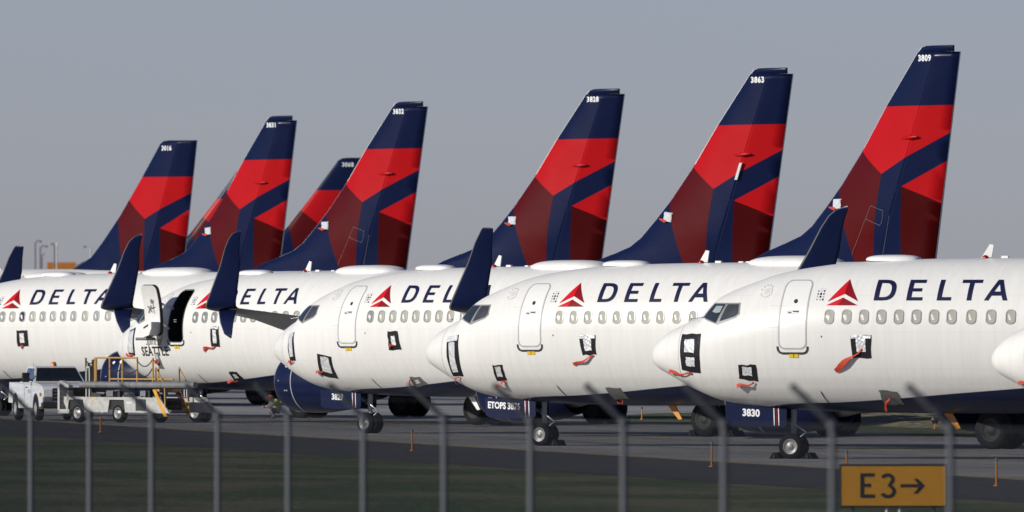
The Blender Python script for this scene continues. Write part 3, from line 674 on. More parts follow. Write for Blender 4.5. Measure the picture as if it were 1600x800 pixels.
PLANES = {}
def pose_matrix(X0, D0, yaw, pitch, zoff=0.0):
    piv = Vector((21.3, 0, 0))
    return Matrix.Translation((X0, D0, zoff)) @ Matrix.Rotation(-R(yaw), 4, 'Z') @ Matrix.Translation(piv) @ Matrix.Rotation(-R(pitch), 4, 'Y') @ Matrix.Translation(-piv)
GROUP = 'white airliners parked in a slanting row'
def fin_number(txt, P, t0, z0, h, width, yoff):
    vs, fs = text_mesh(txt, h, 'text_white', .011, space=1.12)
    k = width / max(v.x for v in vs)
    me = MB().add([(t0 + v.x * k, -yoff, z0 + v.y) for v in vs], fs, 'text_white').mesh('fin_number', fix=False)
    return link('fin_number', me, P)
def airliner(key, nose_px, s, yaw, pitch, label, full=True, door_text=None, fin_text=None, scimitar=False, open_door=False, blade='belly_blade_orange', panes=None, nwin=20, screen=False, wing_dz=0.0, wing_dx=0.0, lone=False, panel_lines=False, fin_dx=-.22, fin_dz=0.0, streak=False):
    D0 = 27000.0 / s; X0 = (nose_px - 800) / s
    mw = pose_matrix(X0, D0, yaw, pitch); P = empty('airliner', mw, label, 'airliner', GROUP); PLANES[key] = mw
    link('fuselage', ME['fuselage_open' if open_door else 'fuselage'], P)
    f = link('fin', ME['fin'], P, (fin_dx, 0, fin_dz)); link('rudder', ME['rudder'], P, (fin_dx, 0, fin_dz))
    link('actuator_fairing', ME['fin_fairing'], f)
    if panel_lines:
        ln = [(37.27, 5.70), (38.17, 7.34), (38.75, 7.16), (38.68, 6.78), (38.59, 6.67), (37.93, 6.9)]; q = MB()
        for a, b in list(zip(ln, ln[1:])) + [((38.6, 5.6), (39.0, 7.0))]:
            d = Vector((b[0] - a[0], 0, b[1] - a[1])).normalized(); nn = Vector((-d.z, 0, d.x)) * .0045; vs = []
            for c in (a, b):
                le, te = lerp_tab(F7_LE, c[1]), lerp_tab(F7_TE, c[1]); y = -half_thick((c[0] - le) / (te - le), te - le) - .03
                vs += [Vector((c[0], y, c[1])) + nn, Vector((c[0], y, c[1])) - nn]
            q.add(vs, [(0, 1, 3, 2)], 'lead_grey')
        q.build('panel_line', f)
    if streak: MB().prism([(39.58, 8.72), (39.70, 8.72), (39.93, 9.32), (39.81, 9.32)], 'cover_white', 'y', -.305, -.27).build('white_panel', f)
    if fin_text: fin_number(fin_text, f, 40.22, 12.185, .20, .60, .132)
    link('belly_fairing', ME['belly'], P)
    for nm in 'ps':
        wg = link('wing', ME['wing_' + nm], P, (wing_dx, 0, 0))
        if not (lone and nm == 's'): link('winglet', ME[('winglet_sc_' if scimitar else 'winglet_') + nm], wg, (0, 0, wing_dz))
        if scimitar: link('winglet_strake', ME['strake_' + nm], wg)
        link('tailplane', ME['stab_' + nm], P)
        sg = -1 if nm == 'p' else 1
        en = link('engine_nacelle', ME['nacelle'], P, (13.75 if nm == 'p' else 14.9, sg * 4.83, EZ))
        link('inlet_lip', ME['lip'], en); link('fan', ME['fan'], en); link('exhaust_cone', ME['core'], en); link('engine_pylon', ME['pylon'], en)
        if nm == 'p': link('cowl_band', ME['cowl_band'], en); link('cowl_marking', ME['roundels'], en)
        ms = link('main_gear', ME['main_strut_' + nm], P)
        for y in (-3.29, -2.43):
            tw = link('main_wheel', ME['tyre_m'], P, (21.3, -sg * y, .565)); link('wheel_rim', ME['rim_m'], tw)
    dz = 17.2 * math.sin(R(pitch))
    link('nose_gear', ME['nose_strut'], P, (0, 0, dz))
    for y in (-.2, .2):
        tw = link('nose_wheel', ME['tyre_n'], P, (4.05, y, .343 + dz)); link('wheel_rim', ME['rim_n'], tw)
    dp = link('nose_gear_door', ME['ndoor_p'], P); link('nose_gear_door', ME['ndoor_s'], P); link('door_stripes', ME['stripes'], dp)
    if door_text:
        vs, fs = text_mesh(door_text, .185, 'text_white', .01); wd = .50 if len(door_text) < 6 else 1.12
        k = wd / max(v.x for v in vs); t0 = 2.72 if len(door_text) < 6 else 2.33
        link('ship_number', MB().add([(t0 + v.x * k, -.382, 1.165 + v.y - v.x * k * .05) for v in vs], fs, 'text_white').mesh('ship_number', fix=False), dp)
    for nm, k in (('antenna_radome', 'radome'), ('antenna_hump', 'hump'), ('blade_antenna', 'blade'), ('beacon', 'beacon'), ('stub_antenna', 'stub')): link(nm, ME[k], P)
    if full:
        link('belly_antenna', ME[blade], P)
        if not open_door:
            d = link('entry_door', ME['door'], P); link('door_seam', ME['door_seam'], d); link('door_window', ME['door_window'], d); link('door_handle', ME['door_handle'], d)
        link('sill_guard', ME['sill_guard'], P); link('door_placard', ME['placard'], P); link('round_marking', ME['markings'], P); link('award_marking', ME['markings2'], P); link('radome_seam', ME['seams'], P); link('hull_streak', ME['drain_streak'], P)
        link('cockpit_frame', ME['cockpit_frame'], P); c1 = link('cockpit_window', ME['cw1'], P); link('cockpit_window', ME['cw2'], P); link('windscreen_probe', ME['wiper'], P)
        if screen: link('sun_screen', ME['screen'], c1)
        link('airline_lettering', ME['word'], P); link('airline_emblem', ME['emblem'], P)
        for i in range(nwin):
            pn = 'shade'
            if panes and i < len(panes): pn = {'l': 'shade', 'm': 'shade_grey', 'd': 'pane_dark'}[panes[i]]
            link('cabin_window', ME['win', i, pn], P)
    return P

# ------------------------------------------------------------------ setting: ground, taxiway, markings
RA = Vector((-0.139, 0.9903)); RB = Vector((0.9903, 0.139))        # along the taxiway, and across it away from the fence
def ab(a, b, z=0.0): p = RA * a + RB * b; return Vector((p.x, p.y, z))
def gz(b):
    T = [(-4000, 2.4), (2, 2.35), (12, 1.7), (20, 1.2), (26, .95), (33, .35), (40, 0.0), (9000, 0.0)]
    for (b0, z0), (b1, z1) in zip(T, T[1:]):
        if b <= b1:
            u = (b - b0) / (b1 - b0); u = u * u * (3 - 2 * u) if b0 > -100 and b1 < 100 else u; return z0 + (z1 - z0) * u
    return 0
def ground_mat(name, c1, c2, c3, s1, s2, rough=0.95, bump=0.5, stretch=(1, 1, 1), bd=0.03):
    m, n, l, b = nmat(name)
    tc = n.new('ShaderNodeTexCoord'); mp = n.new('ShaderNodeMapping'); mp.inputs['Scale'].default_value = stretch; l.new(tc.outputs['Object'], mp.inputs[0])
    a = n.new('ShaderNodeTexNoise'); a.inputs['Scale'].default_value = s1; a.inputs['Detail'].default_value = 8; l.new(mp.outputs[0], a.inputs['Vector'])
    c = n.new('ShaderNodeTexNoise'); c.inputs['Scale'].default_value = s2; c.inputs['Detail'].default_value = 6; l.new(mp.outputs[0], c.inputs['Vector'])
    r1 = n.new('ShaderNodeMapRange'); r1.inputs[1].default_value = .35; r1.inputs[2].default_value = .65; l.new(a.outputs['Fac'], r1.inputs[0])
    r2 = n.new('ShaderNodeMapRange'); r2.inputs[1].default_value = .42; r2.inputs[2].default_value = .64; l.new(c.outputs['Fac'], r2.inputs[0])
    x = n.new('ShaderNodeMix'); x.data_type = 'RGBA'; x.inputs[6].default_value = (*c1, 1); x.inputs[7].default_value = (*c2, 1); l.new(r1.outputs[0], x.inputs[0])
    y = n.new('ShaderNodeMix'); y.data_type = 'RGBA'; y.inputs[7].default_value = (*c3, 1); l.new(r2.outputs[0], y.inputs[0]); l.new(x.outputs[2], y.inputs[6])
    l.new(y.outputs[2], b.inputs['Base Color']); b.inputs['Roughness'].default_value = rough; b.inputs['Specular IOR Level'].default_value = 0.25
    bp = n.new('ShaderNodeBump'); bp.inputs['Strength'].default_value = bump; bp.inputs['Distance'].default_value = bd
    l.new(a.outputs['Fac'], bp.inputs['Height']); l.new(bp.outputs[0], b.inputs['Normal'])
    return m
M['grass'] = ground_mat('grass_ground', (0.038, 0.060, 0.016), (0.066, 0.090, 0.026), (0.13, 0.125, 0.06), 3.5, 0.22, bump=1.0, bd=.15, stretch=(1, .35, 1))
M['asphalt'] = ground_mat('asphalt', (0.052, 0.052, 0.054), (0.068, 0.068, 0.069), (0.043, 0.043, 0.046), 6, 0.35, bump=.3)
M['dirt'] = ground_mat('gravel_dirt', (0.19, 0.155, 0.09), (0.30, 0.25, 0.15), (0.07, 0.075, 0.035), 4, 1.1, bump=1.0, bd=.2)
def concrete_mat():
    m, n, l, b = nmat('taxiway_concrete')
    tc = n.new('ShaderNodeTexCoord'); sp = n.new('ShaderNodeSeparateXYZ'); l.new(tc.outputs['Object'], sp.inputs[0])
    a = n.new('ShaderNodeTexNoise'); a.inputs['Scale'].default_value = .5; a.inputs['Detail'].default_value = 9; l.new(tc.outputs['Object'], a.inputs['Vector'])
    # slab to slab tone
    sn = n.new('ShaderNodeVectorMath'); sn.operation = 'SNAP'; sn.inputs[1].default_value = (5.7, 6.1, 50); l.new(tc.outputs['Object'], sn.inputs[0])
    wn_ = n.new('ShaderNodeTexWhiteNoise'); l.new(sn.outputs[0], wn_.inputs['Vector'])
    ad = n.new('ShaderNodeMath'); ad.operation = 'ADD'; l.new(a.outputs['Fac'], ad.inputs[0]); ad.inputs[1].default_value = 0
    ml = n.new('ShaderNodeMath'); ml.operation = 'MULTIPLY_ADD'; ml.inputs[1].default_value = .35; l.new(wn_.outputs[0], ml.inputs[0]); l.new(a.outputs['Fac'], ml.inputs[2])
    r = n.new('ShaderNodeMapRange'); r.inputs[1].default_value = .35; r.inputs[2].default_value = 1.0; l.new(ml.outputs[0], r.inputs[0])
    x = n.new('ShaderNodeMix'); x.data_type = 'RGBA'; x.inputs[6].default_value = (0.20, 0.195, 0.185, 1); x.inputs[7].default_value = (0.33, 0.32, 0.305, 1); l.new(r.outputs[0], x.inputs[0])
    def line(sock, period, width):
        md = n.new('ShaderNodeMath'); md.operation = 'PINGPONG'; md.inputs[1].default_value = period / 2; l.new(sock, md.inputs[0])
        lt = n.new('ShaderNodeMath'); lt.operation = 'LESS_THAN'; lt.inputs[1].default_value = width; l.new(md.outputs[0], lt.inputs[0]); return lt.outputs[0]
    j1 = line(sp.outputs[0], 5.7, .05); j2 = line(sp.outputs[1], 6.1, .09)
    j = n.new('ShaderNodeMath'); j.operation = 'MAXIMUM'; l.new(j1, j.inputs[0]); l.new(j2, j.inputs[1])
    # tyre rubber down the middle, oil spots
    mp = n.new('ShaderNodeMapping'); mp.inputs['Scale'].default_value = (.55, .012, 1); l.new(tc.outputs['Object'], mp.inputs[0])
    rb = n.new('ShaderNodeTexNoise'); rb.inputs['Scale'].default_value = 1.0; rb.inputs['Detail'].default_value = 5; l.new(mp.outputs[0], rb.inputs['Vector'])
    rr = n.new('ShaderNodeMapRange'); rr.inputs[1].default_value = .5; rr.inputs[2].default_value = .72; rr.inputs[4].default_value = .55; l.new(rb.outputs['Fac'], rr.inputs[0])
    mx = n.new('ShaderNodeMath'); mx.operation = 'MAXIMUM'; l.new(rr.outputs[0], mx.inputs[0]); l.new(j.outputs[0], mx.inputs[1])
    y = n.new('ShaderNodeMix'); y.data_type = 'RGBA'; y.inputs[7].default_value = (0.045, 0.045, 0.045, 1); l.new(mx.outputs[0], y.inputs[0]); l.new(x.outputs[2], y.inputs[6])
    l.new(y.outputs[2], b.inputs['Base Color']); b.inputs['Roughness'].default_value = .85
    return m
M['concrete'] = concrete_mat()
M['line_yellow'] = ground_mat('yellow_line_paint', (0.50, 0.31, 0.05), (0.58, 0.38, 0.07), (0.22, 0.18, 0.10), 5, .8, bump=.1)
FRAME = Matrix.Rotation(math.atan2(RB.y, RB.x), 4, 'Z')            # local x across the taxiway, y along it
def sheet(name, a0, a1, b0, b1, z, m, label, cols=None, na=1, poly=None):
    mb = MB()
    if poly: mb.add([(b, a, z) for a, b in poly], [tuple(range(len(poly)))], m)
    else: mb.add([(b0, a0, z), (b1, a0, z), (b1, a1, z), (b0, a1, z)], [(0, 1, 2, 3)], m)
    o = mb.build(name); o.matrix_world = FRAME
    return tag(o, label, name.replace('_', ' '), kind='structure')
bs_ = [-6000, -400, -60, 2] + [2 + i * 1.5 for i in range(1, 26)] + [45, 60, 90, 140, 400, 2500, 9000]
as_ = [-4000, -300, -50, 0] + [i * 25 for i in range(1, 48)] + [1500, 2500, 5000, 12000, 22000]
gv = [(b, a, gz(b)) for a in as_ for b in bs_]; nb = len(bs_)
gf = [(i * nb + j, i * nb + j + 1, (i + 1) * nb + j + 1, (i + 1) * nb + j) for i in range(len(as_) - 1) for j in range(nb - 1)]
o = MB().add(gv, gf, 'grass', True).build('ground'); o.matrix_world = FRAME; tag(o, 'wide green grass airfield ground sloping down from the fence', 'ground', kind='structure')
sheet('taxiway_shoulder', 150, 2600, 60.6, 68.2, .008, 'asphalt', 'dark asphalt shoulder strip between the grass and the taxiway')
sheet('taxiway', 150, 2600, 68.2, 88.4, .012, 'concrete', 'grey jointed concrete taxiway the airliners stand on')
sheet('connector_taxiway', 0, 0, 0, 0, .008, 'concrete', 'grey concrete side taxiway joining behind the parked airliners', poly=[(618, 88.4), (650, 97), (668, 112), (668, 600), (1500, 600), (1500, 88.4)])
sheet('edge_line', 150, 2600, 68.35, 68.65, .016, 'line_yellow', 'thin yellow painted edge line along the near side of the taxiway')
sheet('centre_line', 150, 2600, 78.2, 78.4, .017, 'line_yellow', 'thin yellow painted line down the middle of the taxiway')
# low gravel bank beyond the far grass strip
vs = []; fs = []; rg = random.Random(5); na_, nb_ = 60, 14
for i in range(na_):
    for j in range(nb_):
        u, v = i / (na_ - 1), j / (nb_ - 1); e = min(1, 6 * u, 6 * (1 - u)) * math.sin(math.pi * v) ** .7
        vs.append((93.6 + max(0, 185 * u - 120) * .1 + 13.5 * v, 470 + 185 * u, -.02 + e * (.22 + .22 * rg.random())))
fs = [(i * nb_ + j, i * nb_ + j + 1, (i + 1) * nb_ + j + 1, (i + 1) * nb_ + j) for i in range(na_ - 1) for j in range(nb_ - 1)]
o = MB().add(vs, fs, 'dirt', True).build('gravel_bank'); o.matrix_world = FRAME; tag(o, 'low sandy gravel bank beyond the far grass strip', 'gravel bank', kind='structure')
sheet('far_apron', 430, 700, 108.5, 240, .006, 'concrete', 'pale concrete apron strip seen under the belly of the nearest airliner')

# ------------------------------------------------------------------ airliners
airliner('A', 1019.4, 58.3, 21.5, 0.0, 'white airliner with 3830 on its blue nose gear door, largest in front', door_text='3830', scimitar=True, screen=True)
airliner('B', 668.5, 53.3, 32.5, 0.15, 'white airliner with ETOPS 3876 on its blue nose gear door', door_text='ETOPS 3876', scimitar=True, fin_text='3876', wing_dz=.25)
airliner('C', 433.5, 48.6, 42.0, 0.2, 'white airliner with 3829 on its blue nose gear door', door_text='3829', fin_text='3829', blade='belly_blade_white', panes='m', wing_dx=.3)
airliner('D', 190.0, 44.3, 45.5, 0.45, 'white airliner with open front door and SEATTLE on its nose, fin numbered 3809', fin_text='3809', scimitar=True, open_door=True, panes='mmm', wing_dx=-.3, lone=True, panel_lines=True, fin_dx=-.85)
airliner('E', -128, 42.0, 39.0, 0.45, 'white airliner behind the pickup, nose outside the left edge, fin numbered 3863', fin_text='3863', scimitar=True, panes='mldlmlmmlmll', wing_dx=.8, fin_dx=-.6, fin_dz=-.26, lone=True, streak=True)
def far_pose(tail_px, s_tail, yaw, L=41.9):
    c, s_ = math.cos(R(yaw)), math.sin(R(yaw)); d = 27000 / s_tail; X = (tail_px - 800) / s_tail
    X0 = X - L * c; D0 = d + L * s_; sn = 27000 / D0
    return 800 + X0 * sn, sn, yaw
airliner('F', *far_pose(975, 38.7, 37), 0.45, 'white airliner mostly hidden, dark blue and red fin numbered 3828', full=False, fin_text='3828', fin_dx=0.0)
airliner('G', *far_pose(667, 36.4, 39), 0.45, 'white airliner mostly hidden, dark blue and red fin numbered 3832', full=False, fin_text='3832', panel_lines=True, fin_dx=0.0)
airliner('H', *far_pose(462, 33.85, 44), 0.45, 'white airliner mostly hidden, dark blue and red fin numbered 3831', full=False, fin_text='3831', fin_dx=0.0)
airliner('Z', 1549.5, 63.3, 18.0, 0.0, 'white airliner cut off at the right edge, only the tip of its nose showing', nwin=10)
# three jets of a second kind, farther off: rounder fin without the rudder notch
am = ME['fuselage'].copy(); am.name = 'fuselage'
for v in am.vertices: v.co = (v.co.x * 44.4 / 41.75, v.co.y * 1.05, (v.co.z - 1.24) * 1.0 + 1.72)
def second_kind(key, matrix, label, num=None):
    P = empty('airliner', matrix, label, 'airliner', 'farther airliners with rounded fins'); PLANES[key] = matrix
    link('fuselage', am, P); f = link('fin', ME['afin'], P); link('rudder', ME['arudder'], P)
    if num: fin_number(num, f, 41.2, 11.58, .22, .64, .165)
    for nm in 'ps':
        link('tailplane', ME['stab_' + nm], P, (2.4, 0, .3)); sg = -1 if nm == 'p' else 1
        link('main_gear', ME['main_strut_' + nm], P)
        for y in (-3.29, -2.43): tw = link('main_wheel', ME['tyre_m'], P, (21.3, -sg * y, .565)); link('wheel_rim', ME['rim_m'], tw)
    link('nose_gear', ME['nose_strut'], P)
    for y in (-.2, .2): tw = link('nose_wheel', ME['tyre_n'], P, (4.05, y, .343)); link('wheel_rim', ME['rim_n'], tw)
    link('blade_antenna', ME['blade'], P, (3.3, 0, .47)); link('blade_antenna', ME['blade'], P, (12.5, 0, .48)); link('beacon', ME['beacon'], P, (14, 0, .48))
def tail_matrix(px, s_, yaw, tt):
    c, q = math.cos(R(yaw)), math.sin(R(yaw)); d = 27000 / s_; X = (px - 800) / s_
    return pose_matrix(X - tt * c, d + tt * q, yaw, 0.0)
second_kind('J', tail_matrix(304, 32.4, 41, 43.2), 'distant white airliner with rounded fin numbered 3016', '3016')
second_kind('K', tail_matrix(494, 28.95, 2, 39.8), 'distant white airliner with rounded fin numbered 3068 between two nearer fins', '3068')
second_kind('L', tail_matrix(339, 26.8, 8, 39.8), 'most distant airliner, only the front edge of its fin showing behind fin 3831')

# the open door of the airliner with SEATTLE on its nose: swung forward, inner face outwards
Dm = PLANES['D']; DP = [o for o in bpy.data.objects if o.get('label', '').startswith('white airliner with open front door')][0]
od = MB(); nz_ = 18; oz = [2.97 + 1.80 * i / nz_ for i in range(nz_ + 1)]
def door_pt(u, z, k):   # u 0..0.79 forward of the hinge, k = thickness outwards
    p = halfw(4.7, z); q = 1.96 + (1.83 - p) * .38 + u * .06 + k
    return Vector((4.26 - u, -q, z + .20))
def door_side(k, m, inset):
    pts = rrect(0.0 + inset, .79 - inset, 2.97 + inset, 4.77 - inset, .17); return pts
for k, m, ins, nm in ((0.0, 'white', 0, 'o'), (0.12, 'white_rough', .03, 'i')):
    poly = rrect(ins, .79 - ins, 2.97 + ins, 4.77 - ins, .17)
    bm = bmesh.new(); bm.faces.new([bm.verts.new((a, 0, b)) for a, b in poly]); q = 3.05
    while q < 4.75:
        bmesh.ops.bisect_plane(bm, geom=bm.verts[:] + bm.edges[:] + bm.faces[:], dist=1e-6, plane_co=(0, 0, q), plane_no=(0, 0, 1)); q += .1
    bm.verts.index_update(); od.add([door_pt(v.co.x, v.co.z, k) for v in bm.verts], [[v.index for v in f.verts] for f in bm.faces], m); bm.free()
pa = dense(rrect(0, .79, 2.97, 4.77, .17), .1); pb_ = dense(rrect(.03, .76, 3.0, 4.74, .15), .1); n_ = min(len(pa), len(pb_))
pa = rrect(0, .79, 2.97, 4.77, .17, 6); pb_ = rrect(.03, .76, 3.0, 4.74, .17, 6)
pa = [((a[0] * (1 - t) + b[0] * t), (a[1] * (1 - t) + b[1] * t)) for a, b in zip(pa, pa[1:] + pa[:1]) for t in [i / 8 for i in range(8)]]
pb_ = [((a[0] * (1 - t) + b[0] * t), (a[1] * (1 - t) + b[1] * t)) for a, b in zip(pb_, pb_[1:] + pb_[:1]) for t in [i / 8 for i in range(8)]]
n_ = len(pa); od.add([door_pt(a, b, 0) for a, b in pa] + [door_pt(a, b, .12) for a, b in pb_], [(i, (i + 1) % n_, (i + 1) % n_ + n_, i + n_) for i in range(n_)], 'guard')
do = od.build('entry_door', DP)
q = MB(); q.add([door_pt(.36 + .06 * math.cos(a), 4.18 + .085 * math.sin(a), .127) for a in [2 * math.pi * i / 14 for i in range(14)]], [tuple(range(14))], 'shade_grey'); q.build('door_window', do)
q = MB()
for (u0, z0, u1, z1) in ((.56, 4.02, .36, 3.80), (.40, 4.04, .54, 3.78), (.22, 3.98, .44, 3.93)): q.tube([door_pt(u0, z0, .15), door_pt(u1, z1, .15)], .014, 'dullmetal', 6)
q.tube([door_pt(.20 + .10 * math.cos(a), 3.98 + .26 * math.sin(a), .14) for a in [R(-60 + 12 * i) for i in range(12)]], .008, 'dullmetal', 5); q.build('door_handle', do)
sl = MB(); c = door_pt(.4, 3.2, .22)
sl.prism([(4.20, 3.66), (3.62, 3.42), (3.46, 3.26), (3.46, 3.16), (3.72, 3.10), (4.08, 3.20), (4.20, 3.44)], 'white', 'y', -2.50, -2.06); sl.box((3.46, -2.58, 3.02), (4.02, -2.10, 3.12), 'dullmetal', bev=.03); sl.prism([(4.04, 3.58), (3.82, 3.48), (3.82, 3.43), (4.04, 3.52)], 'dark_seam', 'y', -2.52, -2.503)
sl.build('slide_pack', do)
q = MB()
for zz in (3.42, 4.14): q.tube([surf(4.32, zz, 0), Vector((4.30, -1.93, zz + .1)), door_pt(.12, zz, .02)], .045, 'white_rough', 8)
q.build('door_hinge', do)
dl = MB(); strip(dense(rrect(4.285, 5.075, 2.955, 4.785, .17), .1), .035, 'guard', .010, dl, closed=True); dl.build('doorway_frame', DP)
link('city_lettering', skin_text('SEATTLE', .31, 2.62, 2.49, 'text_black', .010, width=1.55, space=1.1), DP)
link('script_lettering', skin_text('Spirit of', .30, 2.95, 2.86, 'text_black', -.003, .35, width=1.0), DP)

# ------------------------------------------------------------------ covers taped over the air probes, red streamers
GC = 'foil covers taped over air probes'
def jag(poly, k, rg, amp):
    out = []; n = len(poly)
    for i in range(n):
        a, b = poly[i], poly[(i + 1) % n]
        for j in range(k): u = j / k; out.append((a[0] + (b[0] - a[0]) * u + rg.uniform(-amp, amp) * (j > 0), a[1] + (b[1] - a[1]) * u + rg.uniform(-amp, amp) * (j > 0)))
    return out
def quad_in(q, l, r, t, b):
    TL, TR, BR, BL = [Vector(p) for p in q]
    def at(u, v): return tuple((TL * (1 - u) + TR * u) * (1 - v) + (BL * (1 - u) + BR * u) * v)
    return [at(l, t), at(1 - r, t), at(1 - r, 1 - b), at(l, 1 - b)]
def cover(key, quad, label, inner=None, ribbon=None, dz=0.0, tape='tape', seed=1, rw=.075, extra=None, spread=1.0):
    rg = random.Random(seed); mw = PLANES[key]; quad = [(t, z + dz) for t, z in quad]
    ct = sum(p[0] for p in quad) / 4; cz = sum(p[1] for p in quad) / 4; c = surf(ct, cz, .006)
    P = empty('probe_cover', mw @ Matrix.Translation(c), label, 'probe cover', GC); mt = Matrix.Translation(-c)
    def fin_(mb, nm):
        me = mb.mesh(nm, fix=False); me.transform(mt); return link(nm, me, P)
    mb = patch([jag(quad, 4, rg, .02)], tape, .010, step=.08)
    fin_(mb, 'tape_frame')
    if inner:
        fm_ = MB()
        for k, (l_, r_, t_, b_) in enumerate(inner): patch([jag(quad_in(quad, l_, r_, t_, b_), 4, rg, .014)], 'foil', .018 + .004 * k, fm_, step=.08)
        fin_(fm_, 'foil_panel')
    if ribbon:
        rb = MB(); L = []; n = 9
        (t0, z0), (t1, z1) = [(a, b + dz) for a, b in ribbon]; vs = []
        for i in range(n + 1):
            u = i / n; t = t0 + (t1 - t0) * u; z = z0 + (z1 - z0) * u + .03 * math.sin(u * 7 + seed) * (u > .1)
            p = surf(t, z, .03 + .05 * math.sin(u * 3) * spread); wd = rw * (.45 + .75 * u) * (1 + .3 * math.sin(5 * u + seed)); tw = .9 * math.sin(u * 4 + seed * 1.7)
            d = Vector((-(z1 - z0), 0, t1 - t0)).normalized() if abs(t1 - t0) + abs(z1 - z0) > 0 else Vector((0, 0, 1))
            wv = d * math.cos(tw) + Vector((0, -1, 0)) * math.sin(tw) * .5
            vs += [p + wv * wd / 2, p - wv * wd / 2]
        rb.add(vs, [(2 * i, 2 * i + 1, 2 * i + 3, 2 * i + 2) for i in range(n)], 'ribbon')
        k = [surf(t0 + .03 * math.cos(a), z0 + .035 * math.sin(a), .035) for a in [R(40 * i) for i in range(9)]]; rb.add(k, [tuple(range(9))], 'ribbon')
        fin_(rb, 'streamer')
    return P
N1, N2, N3 = 'the airliner numbered 3830', 'the airliner numbered 3876', 'the airliner numbered 3829'
cover('A', [(1.19, 3.345), (1.88, 3.355), (1.82, 2.30), (1.20, 2.39)], 'tall silver foil cover in black tape on the nose tip of ' + N1, [(.22, .28, .15, .50), (.30, .25, .62, .15)], [(1.50, 2.31), (.72, 2.36)], seed=2, rw=.10)
cover('A', [(3.03, 2.53), (3.55, 2.53), (3.54, 2.08), (2.99, 2.16)], 'small square foil cover low on the nose of ' + N1, [(.22, .25, .14, .30)], [(3.40, 2.06), (2.88, 1.99)], seed=3, rw=.10)
cover('A', [(6.35, 3.31), (6.95, 3.32), (6.92, 2.71), (6.38, 2.71)], 'foil cover with long red streamer below the emblem of ' + N1, [(.26, .28, .12, .28), (.02, .03, .0, .86)], [(6.66, 2.94), (5.86, 2.40)], seed=4, rw=.13)
cover('A', [(6.95, 1.86), (7.46, 1.82), (7.53, 1.47), (6.99, 1.49)], 'plain grey tape patch low on the belly of ' + N1, None, [(7.22, 1.69), (6.88, 1.36)], tape='greytape', seed=5, rw=.09)
cover('B', [(1.37, 3.24), (1.93, 3.30), (1.92, 2.10), (1.39, 2.10)], 'tall silver foil cover in black tape on the nose tip of ' + N2, [(.20, .30, .16, .10), (.04, .08, .0, .86)], [(1.70, 2.08), (1.15, 1.90)], seed=6, rw=.07)
cover('B', [(3.20, 2.42), (3.58, 2.43), (3.58, 1.98), (3.19, 1.96)], 'small foil cover in black tape low on the nose of ' + N2, [(.22, .25, .10, .25)], [(3.48, 1.96), (3.12, 1.82)], seed=7, rw=.09)
cover('B', [(6.42, 3.28), (7.00, 3.29), (6.98, 2.72), (6.50, 2.70)], 'square foil cover with red streamer below the emblem of ' + N2, [(.25, .28, .18, .22), (.02, .03, .0, .84)], [(6.85, 2.70), (6.14, 2.42)], seed=8, rw=.12)
cover('B', [(6.94, 1.76), (7.45, 1.76), (7.51, 1.43), (6.96, 1.41)], 'plain grey tape patch low on the belly of ' + N2, None, [(7.25, 1.42), (6.95, 1.33)], tape='greytape', seed=9, rw=.09)
cover('C', [(1.60, 3.20), (1.98, 3.28), (1.96, 2.36), (1.58, 2.34)], 'tall silver foil cover in black tape on the nose tip of ' + N3, [(.16, .22, .12, .16), (.03, .05, .0, .84)], [(1.80, 2.34), (1.42, 2.33)], dz=.05, seed=10, rw=.10)
cover('C', [(3.18, 2.58), (3.83, 2.48), (3.74, 1.77), (3.02, 1.90)], 'large tilted foil cover low on the nose of ' + N3, [(.22, .2, .08, .22)], [(3.20, 2.02), (2.86, 2.03)], dz=.05, seed=11, rw=.10)
cover('C', [(6.52, 3.29), (6.95, 3.29), (7.06, 2.70), (6.50, 2.69)], 'foil cover in L-shaped black tape below the emblem of ' + N3, [(.30, .34, .25, .25)], [(6.72, 2.84), (6.54, 2.82)], dz=.05, seed=12, rw=.12)
cover('C', [(6.98, 1.84), (7.44, 1.85), (7.58, 1.60), (6.94, 1.49)], 'grey tape patch with red streamer low on the belly of ' + N3, [(.32, .34, .3, .35)], [(7.0, 1.76), (6.72, 1.52)], dz=.04, tape='greytape', seed=13, rw=.08)
N4 = 'the airliner with SEATTLE lettering'
cover('D', [(1.70, 3.26), (2.22, 3.38), (2.12, 2.40), (1.64, 2.44)], 'tall foil cover on the nose tip of ' + N4, [(.08, .16, .06, .10)], [(2.02, 2.42), (1.42, 2.42)], dz=.10, seed=14, rw=.11)
cover('D', [(3.36, 2.50), (3.60, 2.50), (3.62, 1.92), (3.34, 1.93)], 'narrow dark tape cover hanging below the lettering of ' + N4, [(.15, .25, .12, .6)], [(3.5, 2.16), (3.26, 2.18)], dz=.10, tape='greytape', seed=15, rw=.14)
cover('D', [(6.55, 3.40), (6.98, 3.38), (6.96, 2.66), (6.52, 2.69)], 'upright foil cover near the emblem of ' + N4, [(.28, .30, .18, .18), (.02, .05, .0, .88)], [(6.70, 2.69), (6.10, 2.61)], dz=.10, seed=16, rw=.12)
cover('D', [(6.95, 1.83), (7.33, 1.83), (7.46, 1.55), (6.90, 1.47)], 'tape cover with red streamer low on the belly of ' + N4, [(.3, .3, .3, .3)], [(7.08, 1.53), (6.55, 1.53)], dz=.08, seed=17, rw=.10)
cover('E', [(6.45, 3.16), (6.99, 3.16), (6.97, 2.57), (6.44, 2.56)], 'square foil cover in black tape on the airliner behind the white pickup', [(.28, .32, .18, .22)], [(6.72, 2.60), (6.55, 2.58)], dz=.14, seed=18, rw=.09)
cover('Z', [(1.19, 3.345), (1.88, 3.355), (1.82, 2.30), (1.20, 2.39)], 'silver foil cover in black tape cut off by the right edge of the picture', [(.22, .28, .15, .50)], [(1.45, 2.34), (.84, 2.20)], seed=21, rw=.12)
